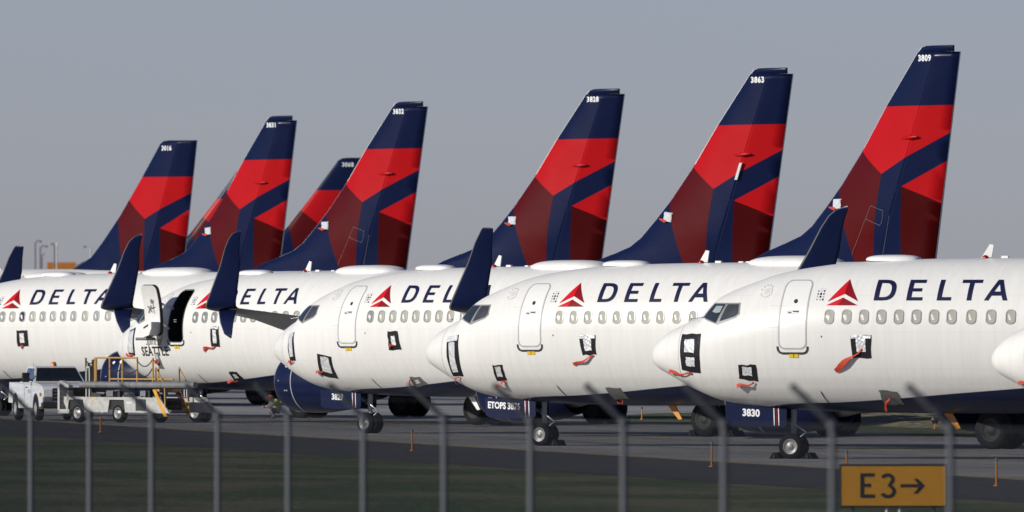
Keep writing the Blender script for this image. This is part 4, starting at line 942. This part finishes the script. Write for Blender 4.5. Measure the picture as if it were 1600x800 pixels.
for key, num, sd_ in (('D', '3809', 1), ('E', '3863', 2), ('F', '3828', 3), ('G', '3832', 4), ('H', '3831', 5)):
    rg = random.Random(sd_ * 11); c = Vector((36.52 + {'D': -.85, 'E': -.6}.get(key, 0.0), -.27, 7.42 - .26 * (key == 'E'))); P = empty('probe_cover', PLANES[key] @ Matrix.Translation(c) @ Matrix.Rotation(rg.uniform(-.12, .12), 4, 'Y'), 'white cloth probe cover on the fin numbered ' + num, 'probe cover', 'white cloth covers on the fins')
    q = MB(); n = 6; vs = []
    for s_ in (0, 1):
        for i in range(n + 1):
            for j in range(n + 1): vs.append((-.18 + .36 * i / n + rg.uniform(-.012, .012), -.05 * (1 - s_) * (1 - abs(2 * i / n - 1) ** 3 * .5) - .01 + .02 * s_ + rg.uniform(-.006, .006), -.16 + .32 * j / n + rg.uniform(-.012, .012)))
    m_ = (n + 1) ** 2
    for s_ in (0, 1): q.add(vs[s_ * m_:(s_ + 1) * m_], [(i * (n + 1) + j, i * (n + 1) + j + 1, (i + 1) * (n + 1) + j + 1, (i + 1) * (n + 1) + j) for i in range(n) for j in range(n)], 'cover_white')
    q.build('cloth', P)
    q = MB(); q.add([(-.10, -.075, -.10), (.02, -.078, -.16), (-.12, -.085, -.21), (-.36, -.07, -.12), (-.34, -.07, -.08)], [(0, 1, 2, 3, 4)], 'ribbon'); q.build('streamer', P)

# ------------------------------------------------------------------ wheel chocks
def chock(key, t, y, label, big=1.0):
    mw = PLANES[key] @ Vector((t, y, 0)); mt = Matrix.Translation((mw.x, mw.y, 0.014)) @ Matrix.Rotation(PLANES[key].to_euler().z, 4, 'Z')
    q = MB(); q.prism([(-.16 * big, 0), (.16 * big, 0), (.05 * big, .17 * big), (-.05 * big, .17 * big)], 'rubber', 'y', -.22 * big, .22 * big)
    o = q.mesh('wheel_chock'); o = link('wheel_chock', o); o.matrix_world = mt; tag(o, label, 'wheel chock', 'black wheel chocks')
    hd = MB().tube([(0, -.21 * big, .06), (0, -.29 * big, .09), (0, -.29 * big, .03), (0, -.21 * big, .02)], .014, 'dullmetal', 5); hd.build('chock_handle', o)
chock('A', 4.05 - .47, 0, 'black wheel chock in front of the nose wheels of ' + N1); chock('A', 4.05 + .47, 0, 'black wheel chock behind the nose wheels of ' + N1)
chock('B', 4.05 + .47, 0, 'black wheel chock behind the nose wheels of ' + N2)
chock('C', 21.3 - .8, -2.86, 'black wheel chock in front of the main wheels of ' + N3, 1.2); chock('D', 21.3 + .8, -2.86, 'black wheel chock behind the main wheels of ' + N4, 1.2)
chock('C', 21.3 + .8, -2.86, 'black wheel chock behind the main wheels of ' + N3, 1.2)

# ------------------------------------------------------------------ taxiway sign
s0 = 84.5; dS = 27000 / s0
def SX(px): return (px - 800) / s0
def SZ(py): return CAM_H - (py - 476) / s0
sg_m = Matrix.Translation((SX(1396), dS, 0)) @ Matrix.Rotation(R(1.0), 4, 'Z')
sgn = empty('taxiway_sign', sg_m, 'yellow taxiway sign reading E3 with an arrow, standing in the grass behind the fence', 'sign')
hw = 168 / s0 / 2; z0, z1 = SZ(793), SZ(725)
q = MB(); q.box((-hw, 0, z0), (hw, .16, z1), 'sign_black', bev=.02); q.build('sign_case', sgn)
q = MB(); q.box((-hw + .035, -.012, z0 + .035), (hw - .035, -.002, z1 - .04), 'sign_yellow'); q.build('sign_face', sgn)
q = MB(); y = -.018; pxs = lambda x, yy: ((x / 6.667 + 1280 - 1396) / s0, SZ(700 + yy / 6.667))
def flat(pts): q.add([(pxs(a, b)[0], y, pxs(a, b)[1]) for a, b in pts], [tuple(range(len(pts)))], 'sign_black')
flat([(427, 262), (466, 262), (466, 520), (427, 520)]); flat([(466, 262), (577, 262), (577, 299), (466, 299)]); flat([(466, 372), (538, 372), (538, 406), (466, 406)]); flat([(466, 484), (580, 484), (580, 520), (466, 520)])
def arc3(cx, cy, rx, ry, a0, a1, th, n=12):
    P = [(cx + rx * math.cos(R(a0 + (a1 - a0) * i / n)), cy + ry * math.sin(R(a0 + (a1 - a0) * i / n))) for i in range(n + 1)]
    Q = [(cx + (rx - th) * math.cos(R(a0 + (a1 - a0) * i / n)), cy + (ry - th) * math.sin(R(a0 + (a1 - a0) * i / n))) for i in range(n + 1)]
    for i in range(n): flat([P[i], P[i + 1], Q[i + 1], Q[i]])
arc3(712, 328, 74, 66, -160, 68, 37); arc3(715, 452, 84, 73, -62, 158, 38); flat([(716, 371), (757, 371), (757, 406), (716, 406)])
flat([(846, 376), (1040, 376), (1040, 410), (846, 410)]); flat([(980, 318), (1022, 318), (1100, 393), (1048, 393)]); flat([(980, 476), (1022, 476), (1100, 393), (1048, 393)])
q.build('sign_lettering', sgn)
for x in (-.12, .12): MB().tube([(x, .08, -.02), (x, .08, z0 + .01)], .03, 'text_white', 8).build('leg', sgn)
for x in (-.75, .75): MB().tube([(x, .08, -.02), (x, .08, z0 + .01)], .03, 'galv', 8).build('leg', sgn)

# ------------------------------------------------------------------ taxiway edge markers
def marker(px, py, top_mat, h, label, disc=False):
    d = 27000 * CAM_H / (py - 476); X = (px - 800) * d / 27000
    P = empty('edge_marker', Matrix.Translation((X, d, .01)), label, 'marker', 'orange edge marker stakes')
    r_ = .024
    q = MB(); q.tube([(0, 0, -.01), (0, 0, h - .07)], [r_, r_ * .9], 'orange', 10); q.lathe([(0, .07), (.02, .07), (.03, r_)], 'orange', axis='z', n=12); q.build('stake', P)
    if disc:
        t_ = MB().lathe([(-.02, .001), (-.02, .13), (.02, .13), (.02, .001)], top_mat, (0, 0, h), 'y', 18); t_.build('disc', P)
    else:
        MB().tube([(0, 0, h - .07), (0, 0, h - .02), (0, 0, h)], [r_ * 1.4, r_ * 1.4, r_ * .8], top_mat, 10).build('reflector', P)
marker(644, 705, 'bluelens', .62, 'orange stake with blue top on the shoulder left of the middle')
marker(1112, 730, 'bluelens', .63, 'orange stake with blue top on the shoulder below the nose of ' + N1)
marker(1323, 745, 'bluelens', .63, 'orange stake with blue top directly behind the yellow E3 sign')
marker(1557, 760, 'bluelens', .64, 'orange stake with blue top right of the yellow E3 sign')
marker(157, 676, 'orange', .5, 'plain orange stake in front of the belt loader')
marker(1003, 656, 'sign_black', .45, 'small orange stake with black top far across the taxiway')
marker(1461, 670, 'sign_black', .28, 'small orange stake carrying a black disc at the gravel bank', disc=True)
bd = 27000 * CAM_H / (657 - 476); bx = (1423 - 800) * bd / 27000
P = empty('barrier', Matrix.Translation((bx, bd, .2)), 'low dark barrier on two white legs on the gravel bank', 'barrier')
q = MB(); q.prism([(-.30, .16), (.05, .20), (.33, .10), (.36, -.02), (.15, .06), (-.25, .08)], 'black', 'y', -.06, .06); q.build('beam', P)
for x in (-.16, .02): MB().tube([(x, 0, -.22), (x, 0, .10)], .028, 'text_white', 8).build('leg', P)

# ------------------------------------------------------------------ perimeter fence
FN = empty('chain_link_fence', FRAME @ Matrix.Translation((23.3, 0, 0)), 'tall blurred chain link fence with slanted barbed wire arms across the foreground', 'fence')
Z0, bb, aa = 142.0, .0427 * 142.0, -.006026 * 142.0
posts = []
p0 = Vector((685 * Z0 / 27000, Z0))
inv = FRAME.inverted()
pm = MB(); pm.tube([(0, 0, -2.2), (0, 0, 0), (0, 0, .02)], [.030, .030, .012], 'galv', 12); ME['post'] = pm.mesh('fence_post')
ar = MB(); ar.tube([(0, 0, -.03), (-.36, 0, .315)], [.031, .027], 'galv', 8); ar.tube([(0, 0, -.06), (0, 0, -.0)], .05, 'galv', 10)
for k in range(3): u = .35 + .3 * k; ar.tube([(-.36 * u, -.02, .315 * u + .0), (-.36 * u, .02, .315 * u + .0)], .031, 'galv', 6)
ME['arm'] = ar.mesh('barb_arm')
for n in range(-2, 14):
    w_ = p0 + Vector((aa, bb)) * n; l_ = inv @ Vector((w_.x, w_.y, 0)); ztop = 3.155 - .027 * n
    posts.append((l_.x - 23.3, l_.y, ztop))
    po = link('fence_post', ME['post'], FN, (l_.x - 23.3, l_.y, ztop)); link('barb_arm', ME['arm'], po)
wm = MB(); PT = [Vector(p) for p in posts]
tot = [0]
for a, b in zip(PT, PT[1:]): tot.append(tot[-1] + (b - a).length)
def along(s_):
    s_ = max(0, min(tot[-1], s_))
    for i in range(len(PT) - 1):
        if s_ <= tot[i + 1]: u = (s_ - tot[i]) / (tot[i + 1] - tot[i]); return PT[i].lerp(PT[i + 1], u)
    return PT[-1].copy()
HT = 2.1; ST = .0762; wr = .0021
def wire(p, q_, r_, off):
    d = (q_ - p).normalized(); u = Vector((1, 0, 0)); v = d.cross(u).normalized(); vs = []
    for P_ in (p, q_):
        for k in range(3): a = 2 * math.pi * k / 3; vs.append(P_ + u * (r_ * math.cos(a) + off) + v * r_ * math.sin(a))
    wm.add(vs, [(0, 1, 4, 3), (1, 2, 5, 4), (2, 0, 3, 5)], 'wire')
s_ = -HT
while s_ < tot[-1]:
    for sg in (1, -1):
        a, b = (s_, s_ + HT) if sg > 0 else (s_ + HT, s_); zt, zb = 0.0, HT
        aa_, bb_ = a, b
        lo, hi = 0.0, tot[-1]
        # clip to the run
        def cl(x): return max(lo, min(hi, x))
        ca, cb = cl(a), cl(b)
        if abs(cb - ca) > .05:
            fa_ = abs(ca - a) / HT; fb_ = abs(cb - a) / HT
            pA = along(ca) + Vector((0, 0, -.03 - HT * fa_)); pB = along(cb) + Vector((0, 0, -.03 - HT * fb_)); wire(pA, pB, wr, .048 + .002 * sg)
    s_ += ST
wm.build('wire_mesh', FN)
bw = MB()
for k in range(3):
    u = .35 + .3 * k
    bw.tube([p + Vector((-.36 * u, 0, .315 * u + .05 - .0)) for p in PT], .0022, 'wire', 4)
bw.build('barbed_wire', FN)
MB().tube([p + Vector((.046, 0, -.04)) for p in PT], .006, 'wire', 6).build('tension_wire', FN)

# ------------------------------------------------------------------ belt loader with platform and steps
th = R(48); LM = Matrix.Translation((-15.1, 605.7, 0.014)) @ Matrix.Rotation(-th, 4, 'Z')
LO = empty('belt_loader', LM, 'worn white belt loader vehicle with yellow handrails and steps beside the pickup', 'belt loader')
q = MB()
arch = lambda cx: [(cx + .46, .36), (cx + .40, .80), (cx - .38, .80), (cx - .46, .36)]
q.prism([(.55, .36)] + [(x, z) for x, z in arch(1.0)[::-1]][:0] + [(.54, .36), (.60, .80), (1.38, .80), (1.46, .36), (2.71, .36), (2.79, .80), (3.57, .80), (3.63, .36), (6.0, .33), (5.45, .88), (.35, .90), (.35, .70)][1:], 'loader_white', 'y', -1.1, -1.04)
q.prism([(.55, .36), (.60, .80), (1.38, .80), (1.46, .36), (2.71, .36), (2.79, .80), (3.57, .80), (3.63, .36), (6.0, .33), (5.45, .88), (.35, .90)], 'loader_white', 'y', 1.04, 1.1)
q.box((.3, -1.03, .45), (5.05, .3, .86), 'black'); q.box((4.2, -1.106, .42), (4.75, -1.10, .82), 'guard'); q.box((3.75, -1.105, .50), (4.05, -1.101, .56), 'text_grey'); q.box((3.70, -1.105, .66), (4.0, -1.101, .74), 'text_faint'); q.box((1.9, -1.105, .78), (2.1, -1.101, .84), 'yellow')
q.build('chassis', LO)
q = MB()   # front cage
for (x0, x1, z_0, z_1) in ((0, .12, .32, 1.36), (.5, .62, .72, 1.10)): q.box((x0, -1.1, z_0), (x1, -.9, z_1), 'loader_white', bev=.02)
q.prism([(0, 1.36), (.16, 1.46), (.60, 1.30), (.60, 1.20), (.16, 1.34), (.05, 1.2)], 'loader_white', 'y', -1.1, -.9); q.box((.0, -1.1, .30), (.62, -.9, .46), 'loader_white', bev=.02); q.box((.12, -1.05, .46), (.52, .9, 1.22), 'black'); q.box((0.0, .9, .32), (.12, 1.1, 1.36), 'loader_white')
for i in range(4): q.box((.10, -1.07, .56 + .16 * i), (.52, -1.055, .60 + .16 * i), 'guard')
q.build('front_cage', LO)
q = MB(); q.tube([(1.25, -1.08, 1.32), (7.35, -1.08, 1.32)], .115, 'belt_grey', 14)
q.box((1.3, -.95, 1.18), (6.9, -.35, 1.30), 'black')
for x in (2.15, 3.95, 5.6): q.tube([(x, -1.08, 1.32), (x + .03, -1.08, 1.32)], .122, 'dullmetal', 14)
for x in (1.5, 3.0, 4.6, 5.3): q.box((x, -.9, .84), (x + .12, -.78, 1.2), 'guard'); q.box((x + .5, -1.0, 1.0), (x + .9, -.9, 1.06), 'dullmetal')
for (x, z_, w_, h_, m_) in ((1.7, .88, .5, .16, 'guard'), (2.5, .9, .35, .22, 'dullmetal'), (3.4, .9, .6, .12, 'guard'), (4.3, .92, .3, .2, 'belt_grey')): q.box((x, -1.0, z_), (x + w_, -.82, z_ + h_), m_, bev=.02)
for x in (1.45, 1.62): q.box((x, -1.04, .88), (x + .05, -.98, 1.95), 'loader_white')
q.box((1.45, -1.04, 1.9), (1.67, -.98, 1.96), 'loader_white'); q.tube([(1.9, -.9, .95), (3.2, -.9, 1.16)], .045, 'metal', 8); q.tube([(3.2, -.9, 1.16), (4.0, -.9, 1.2)], .07, 'guard', 8)
q.build('conveyor', LO)
q = MB()
def rail(pts, r_=.033, m='rail'): q.tube(pts, r_, m, 6)
for side in (-1.0,):
    rail([(1.9, side, 2.26), (4.17, side, 2.26)]); rail([(2.75, side, 1.52), (6.1, side, 1.52)])
    for x in (1.9, 1.98, 2.7, 3.38, 4.17, 5.0, 5.3): rail([(x, side, 1.36), (x, side, 2.26 if x < 5.2 else 1.9)])
    rail([(1.42, side, 1.36), (1.42, side, 2.26)], .03, 'bark'); rail([(1.75, side + .05, 1.36), (1.75, side + .05, 2.2)], .05, 'black')
pass
q.build('handrail', LO)
q = MB()
def sag(a, b, d, n=10): return [Vector(a).lerp(Vector(b), i / n) - Vector((0, 0, d * 4 * (i / n) * (1 - i / n))) for i in range(n + 1)]
q.tube(sag((4.17, -1.02, 2.2), (5.0, -1.02, 2.2), .24), .02, 'black', 5); q.tube(sag((4.17, -1.02, 1.85), (5.0, -1.02, 1.9), .26), .02, 'black', 5); q.tube(sag((3.38, -1.02, 1.85), (4.17, -1.02, 1.85), .12), .018, 'black', 5); q.tube(sag((2.7, -1.02, 1.9), (3.38, -1.02, 1.9), .12), .018, 'black', 5); q.tube(sag((1.42, -1.02, 2.2), (1.9, -1.02, 2.2), .14), .02, 'black', 5)
for i in range(5): q.tube(sag((1.55 + .08 * i, -1.02, 2.1 - .05 * i), (1.65 + .06 * i, -1.0, 1.40), .0), .025, 'black', 5)
q.build('safety_chain', LO)
q = MB()
for y in (-1.08, .0):
    q.prism([(5.10, 1.16), (5.26, 1.16), (5.88, .22), (5.70, .22)], 'stair_yellow', 'y', y - .025, y + .025)
for i in range(4): x = 5.28 + .145 * i; q.box((x - .1, -1.05, .98 - .215 * i), (x + .12, -.03, 1.02 - .215 * i), 'guard')
q.box((5.12, -1.05, 1.10), (5.4, -.03, 1.17), 'stair_yellow')
q.build('steps', LO)
q = MB()
for y in (-1.08, .0): rail([(5.25, y, 1.3), (5.25, y, 1.92), (5.72, y, 1.32), (5.76, y, .30)], .03, 'rail')
q.build('step_handrail', LO)
lt = tyre_mesh(.33, .22); lr = rim_mesh(.33, .22)
for x in (1.0, 3.17):
    for y in (-.93, .95): tw = link('wheel', lt, LO, (x, y, .33)); link('wheel_rim', lr, tw)

# ------------------------------------------------------------------ pickup
ph = R(12.5); TM = Matrix.Translation((-16.36, 615.0, 0.014)) @ Matrix.Rotation(math.atan2(-math.cos(ph), math.sin(ph)), 4, 'Z')
TR = empty('pickup_truck', TM, 'white extended cab pickup with amber roof beacon parked beside the belt loader', 'pickup')
def arcpts(cx, r_, n=10, z=.42): return [(cx + r_ * math.cos(R(a)), z + r_ * math.sin(R(a))) for a in [180 * i / n for i in range(n + 1)]]
out = [(-3.1, .62), (-2.25, .60)] + arcpts(-1.75, .50)[::-1] + [(-1.2, .44), (1.5, .44)] + arcpts(2.05, .50)[::-1] + [(2.62, .50), (3.02, .52), (3.06, 1.10), (2.95, 1.22), (2.4, 1.31), (1.35, 1.37), (-.98, 1.38), (-1.05, 1.345), (-3.08, 1.345)]
bm = bmesh.new(); f = bm.faces.new([bm.verts.new((x, -1.0, z)) for x, z in out]); ex = bmesh.ops.extrude_face_region(bm, geom=[f])
bmesh.ops.translate(bm, vec=(0, 2.0, 0), verts=[v for v in ex['geom'] if isinstance(v, bmesh.types.BMVert)])
bmesh.ops.recalc_face_normals(bm, faces=bm.faces[:])
big = [e for e in bm.edges if abs(e.verts[0].co.y - e.verts[1].co.y) < .01]
bmesh.ops.bevel(bm, geom=big, offset=.05, segments=2, affect='EDGES', profile=.5, clamp_overlap=True)
for v in bm.verts:
    if v.co.z > 1.0: v.co.y *= 1 - .10 * (v.co.z - 1.0)
    if v.co.x > 2.2: v.co.y *= 1 - .05 * (v.co.x - 2.2)
me = bpy.data.meshes.new('body'); bm.to_mesh(me); bm.free(); me.materials.append(M['truck_white']); body = link('body', me, TR)
cabv = lambda s: [(1.33, s * .92, 1.36), (.62, s * .74, 1.88), (.45, s * .72, 1.925), (-.65, s * .72, 1.93), (-.82, s * .74, 1.88), (-1.0, s * .90, 1.37)]
q = MB(); L_ = cabv(-1); Rv = cabv(1); n = 6
q.add(L_ + Rv, [tuple(range(n)), tuple(range(2 * n - 1, n - 1, -1))] + [(i, (i + 1) % n, (i + 1) % n + n, i + n) for i in range(n)], 'truck_white'); q.build('cab', TR)
def lerp3(a, b, u): return Vector(a).lerp(Vector(b), u)
def panel(name, p, m, off, parent):
    p = [Vector(v) for v in p]; nn = (p[1] - p[0]).cross(p[2] - p[0]).normalized(); c = sum(p, Vector()) / len(p)
    if nn.dot(c - Vector((0, 0, 1.4))) < 0: nn = -nn
    k = len(p); q = MB(); vs = [v + nn * off for v in p] + [v + nn * .001 for v in p]
    q.add(vs, [tuple(range(k))] + [(i, (i + 1) % k, (i + 1) % k + k, i + k) for i in range(k)], m); return q.build(name, parent)
panel('windscreen', [(1.285, -.845, 1.395), (1.285, .845, 1.395), (.655, .69, 1.865), (.655, -.69, 1.865)], 'glass', .012, TR)
for s_ in (-1, 1):
    panel('side_window', [(1.06, s_ * .905, 1.40), (.60, s_ * .765, 1.835), (.16, s_ * .76, 1.85), (.14, s_ * .905, 1.40)], 'glass_side', .012, TR)
    panel('side_window', [(.02, s_ * .905, 1.40), (.05, s_ * .76, 1.85), (-.55, s_ * .76, 1.85), (-.70, s_ * .90, 1.40)], 'glass_side', .012, TR)
    q = MB(); q.box((1.0, -.13, 1.36), (1.14, .13, 1.70), 'black', Matrix.Translation((0, s_ * 1.17, 0)), bev=.03); q.tube([(1.08, s_ * .93, 1.42), (1.08, s_ * 1.06, 1.46)], .03, 'black', 6); q.build('side_mirror', TR)
    q = MB(); q.box((2.96, -.17, .84), (3.10, .17, 1.12), 'lamp_clear', Matrix.Translation((0, s_ * .76, 0)), bev=.02); q.build('headlight', TR)
    q = MB(); q.box((2.97, -.16, .66), (3.09, .16, .81), 'dullmetal', Matrix.Translation((0, s_ * .77, 0)), bev=.02); q.build('fog_lamp', TR)
    q = MB()
    for cx in (-1.75, 2.05): q.add([(cx + rr_ * math.cos(R(a)), s_ * 1.004, .42 + rr_ * math.sin(R(a))) for rr_, rg_ in ((.56, range(0, 181, 15)), (.495, range(180, -1, -15))) for a in rg_], [tuple(range(26))], 'guard')
    q.build('wheel_arch', TR)
    q = MB(); q.box((2.7, s_ * .985 - .01, .88), (2.9, s_ * .985 + .01, 1.0), 'amber'); q.build('side_lamp', TR)
    q = MB(); q.box((.12, s_ * .985 - .012, 1.16), (.30, s_ * .985 + .012, 1.20), 'black'); q.build('door_handle', TR)
    q = MB()
    for x in (-.10, 1.18): q.box((x, s_ * 1.0 - .003, .5), (x + .012, s_ * 1.0 + .003, 1.30), 'dark_seam')
    q.build('door_gap', TR)
q = MB(); q.box((3.0, -.58, .72), (3.085, .58, 1.16), 'black', bev=.02)
for z in (.82, .94, 1.06): q.box((3.08, -.56, z - .02), (3.10, .56, z + .02), 'dullmetal')
q.build('grille', TR)
q = MB(); q.box((2.9, -.98, .44), (3.16, .98, .66), 'guard', bev=.04); q.build('bumper', TR)
q = MB(); q.lathe([(0, .11), (.03, .11), (.13, .085), (.16, .03), (.165, .001)], 'amber', (.25, 0, 1.925), 'z', 14); q.build('roof_beacon', TR)
MB().tube([(1.2, -.88, 1.36), (1.05, -.88, 2.05)], .006, 'black', 5).build('aerial', TR)
vs_, fs_ = text_mesh('DELTA', .13, 'text_grey', .005)
k = .5 / max(v.x for v in vs_); MB().add([(.95 - v.x * k, -1.004, .98 + v.y) for v in vs_], fs_, 'text_grey').build('door_lettering', TR)
tt = tyre_mesh(.41, .26); tr_ = rim_mesh(.41, .26)
for x in (-1.75, 2.05):
    for y in (-.88, .88): tw = link('wheel', tt, TR, (x, y, .41)); link('wheel_rim', tr_, tw)

# ------------------------------------------------------------------ crouching worker in a lime vest
def skinned(nodes, edges, name, m):
    me = bpy.data.meshes.new(name); me.from_pydata([n[0] for n in nodes], edges, []); o = bpy.data.objects.new(name, me); COL.objects.link(o)
    o.modifiers.new('skin', 'SKIN'); o.modifiers.new('sub', 'SUBSURF').levels = 1
    for i, n in enumerate(nodes): me.skin_vertices[0].data[i].radius = (n[1], n[1]); me.skin_vertices[0].data[i].use_root = (i == 0)
    bpy.context.view_layer.update(); dg = bpy.context.evaluated_depsgraph_get(); r_ = bpy.data.meshes.new_from_object(o.evaluated_get(dg)); bpy.data.objects.remove(o)
    r_.materials.clear()
    for x in m: r_.materials.append(M[x])
    for p in r_.polygons: p.use_smooth = True
    return r_
def worker(X, d, rz, label, vest):
    P = empty('person', Matrix.Translation((X, d, .014)) @ Matrix.Rotation(rz, 4, 'Z'), label, 'person', None)
    N_ = [((0, 0, .30), .13), ((.06, 0, .48), .135), ((.17, 0, .60), .14), ((.25, 0, .67), .055), ((.31, 0, .74), .10), ((.34, 0, .82), .085),
          ((.0, .10, .28), .10), ((.40, .14, .40), .075), ((.20, .14, .10), .055), ((.36, .15, .045), .045), ((.0, -.10, .28), .10), ((.36, -.14, .30), .075), ((.06, -.15, .08), .055), ((.2, -.16, .045), .045),
          ((.15, .20, .66), .065), ((.32, .25, .50), .05), ((.50, .18, .46), .038), ((.57, .16, .45), .03), ((.15, -.20, .66), .065), ((.30, -.25, .48), .05), ((.50, -.18, .44), .038), ((.57, -.16, .43), .03)]
    E_ = [(0, 1), (1, 2), (2, 3), (3, 4), (4, 5), (0, 6), (6, 7), (7, 8), (8, 9), (0, 10), (10, 11), (11, 12), (12, 13), (2, 14), (14, 15), (15, 16), (16, 17), (2, 18), (18, 19), (19, 20), (20, 21)]
    me = skinned(N_, E_, 'body', ['trousers', 'skin'])
    for p in me.polygons:
        c = p.center; p.material_index = 1 if (c.z > .69 or c.x > .50) else 0
    b_ = link('body', me, P)
    v_ = skinned([((.0, 0, .34), .16), ((.06, 0, .48), .165), ((.16, 0, .60), .165), ((.21, 0, .64), .10), ((.14, .22, .65), .085), ((.27, .27, .55), .07), ((.14, -.22, .65), .085), ((.25, -.27, .53), .07)], [(0, 1), (1, 2), (2, 3), (2, 4), (4, 5), (2, 6), (6, 7)], 'vest', [vest[0], vest[1]])
    for p in v_.polygons: p.material_index = 1 if .50 < p.center.z < .56 else 0
    link('vest', v_, P)
    h_ = MB().lathe([(0, .112), (.05, .105), (.09, .075), (.11, .001)], 'hivis_orange', (.325, 0, .77), 'z', 14); h_.box((.37, -.07, .76), (.49, .07, .775), 'hivis_orange', bev=.005); h_.build('cap', P)
    f_ = MB()
    for y in (-.035, .035): f_.lathe([(0, .012), (.006, .001)], 'black', (.415, y, .745), 'x', 8)
    f_.prism([(.415, .74), (.445, .715), (.415, .71)], 'skin', 'y', -.012, .012); f_.box((.412, -.025, .685), (.418, .025, .692), 'hivis_orange'); f_.build('face', P)
    return P
worker(-8.38, 621.0, R(200), 'person in lime vest crouching by a wheel beneath the dark blue engine', ('hivis', 'hivis_orange'))

# ------------------------------------------------------------------ far background: lamp poles, board, tree
def pole(px, py, d, m, arm_px=None, label='', double=False):
    k = d / 27000; X = (px - 800) * k; zt = CAM_H + (476 - py) * k; r_ = .055 * d / 1400
    P = empty('lamp_pole', Matrix.Translation((X, d, 0)), label, 'lamp pole', 'far lamp poles on the horizon')
    MB().tube([(0, 0, 0), (0, 0, zt)], [r_ * 1.5, r_], m, 8).build('pole', P)
    ax = ((arm_px - px) * k) if arm_px else .25
    a_ = MB().tube([(0, 0, zt - .05), (ax * .5, 0, zt + .18), (ax * .85, 0, zt + .1)], .045, m, 6); a_.build('arm', P)
    MB().box((min(ax * .75, ax * 1.15), -.15, zt), (max(ax * .75, ax * 1.15), .15, zt + .16), 'lightpole', bev=.04).build('lamp_head', P)
pole(55, 379, 1400, 'lightpole', 64, 'tall grey lamp pole with long arm, leftmost of the far poles')
pole(62.8, 386.5, 1500, 'lightpole', 73, 'grey lamp pole with arm, second from the left on the horizon')
pole(65.4, 399, 1700, 'lightpole', 69, 'short grey lamp pole close behind a taller one on the horizon')
pole(85, 383, 1450, 'lightpole', 80, 'grey lamp pole behind the left end of the orange board')
pole(88.7, 383, 1250, 'lightpole_pale', 90, 'pale thin lamp pole in front of the orange board')
pole(142, 387, 1600, 'lightpole_pale', 132, 'pale lamp pole beside the fin numbered 3016')
kb = 2500 / 27000; P = empty('board', Matrix.Translation(((96 - 800) * kb, 2500, 0)), 'far orange brown board rising above the airliners at left', 'board')
q = MB(); q.box((-2.1, -.1, 8.6), (2.1, .1, 10.25), 'billboard', bev=.03); q.build('panel', P)
q = MB(); q.lathe([(-.12, .15), (-.105, .15)], 'sign_black', (-1.65, 0, 9.2), 'y', 12); q.add([(-1.65 + .15 * math.cos(a), -.12, 9.2 + .15 * math.sin(a)) for a in [R(30 * i) for i in range(12)]], [tuple(range(12))], 'sign_black'); q.build('mark', P)
for x in (-1.6, 1.6): MB().tube([(x, .1, 0), (x, .1, 9)], .12, 'lightpole', 8).build('leg', P)
P = empty('tree', Matrix.Translation(((125 - 800) * kb, 2510, 0)), 'far dark tree crown beside the orange board', 'tree')
MB().tube([(0, 0, 0), (.05, 0, 4), (0, 0, 9.2)], [.16, .12, .05], 'bark', 8).build('trunk', P)
q = MB(); rg = random.Random(9)
for i in range(420):
    u = rg.uniform(-1, 1); v = rg.uniform(-1, 1); w2 = rg.uniform(-1, 1)
    if u * u + v * v + w2 * w2 > 1: continue
    c = Vector((u * .75 + .35 * w2, v * .5, 9.9 + w2 * .42 + .25 * u)); a = Vector((rg.uniform(-1, 1), rg.uniform(-1, 1), rg.uniform(-1, 1))).normalized(); b_ = a.orthogonal().normalized(); sz = rg.uniform(.06, .16)
    q.add([c + a * sz, c + b_ * sz, c - a * sz, c - b_ * sz], [(0, 1, 2, 3)], 'foliage')
q.build('crown', P)
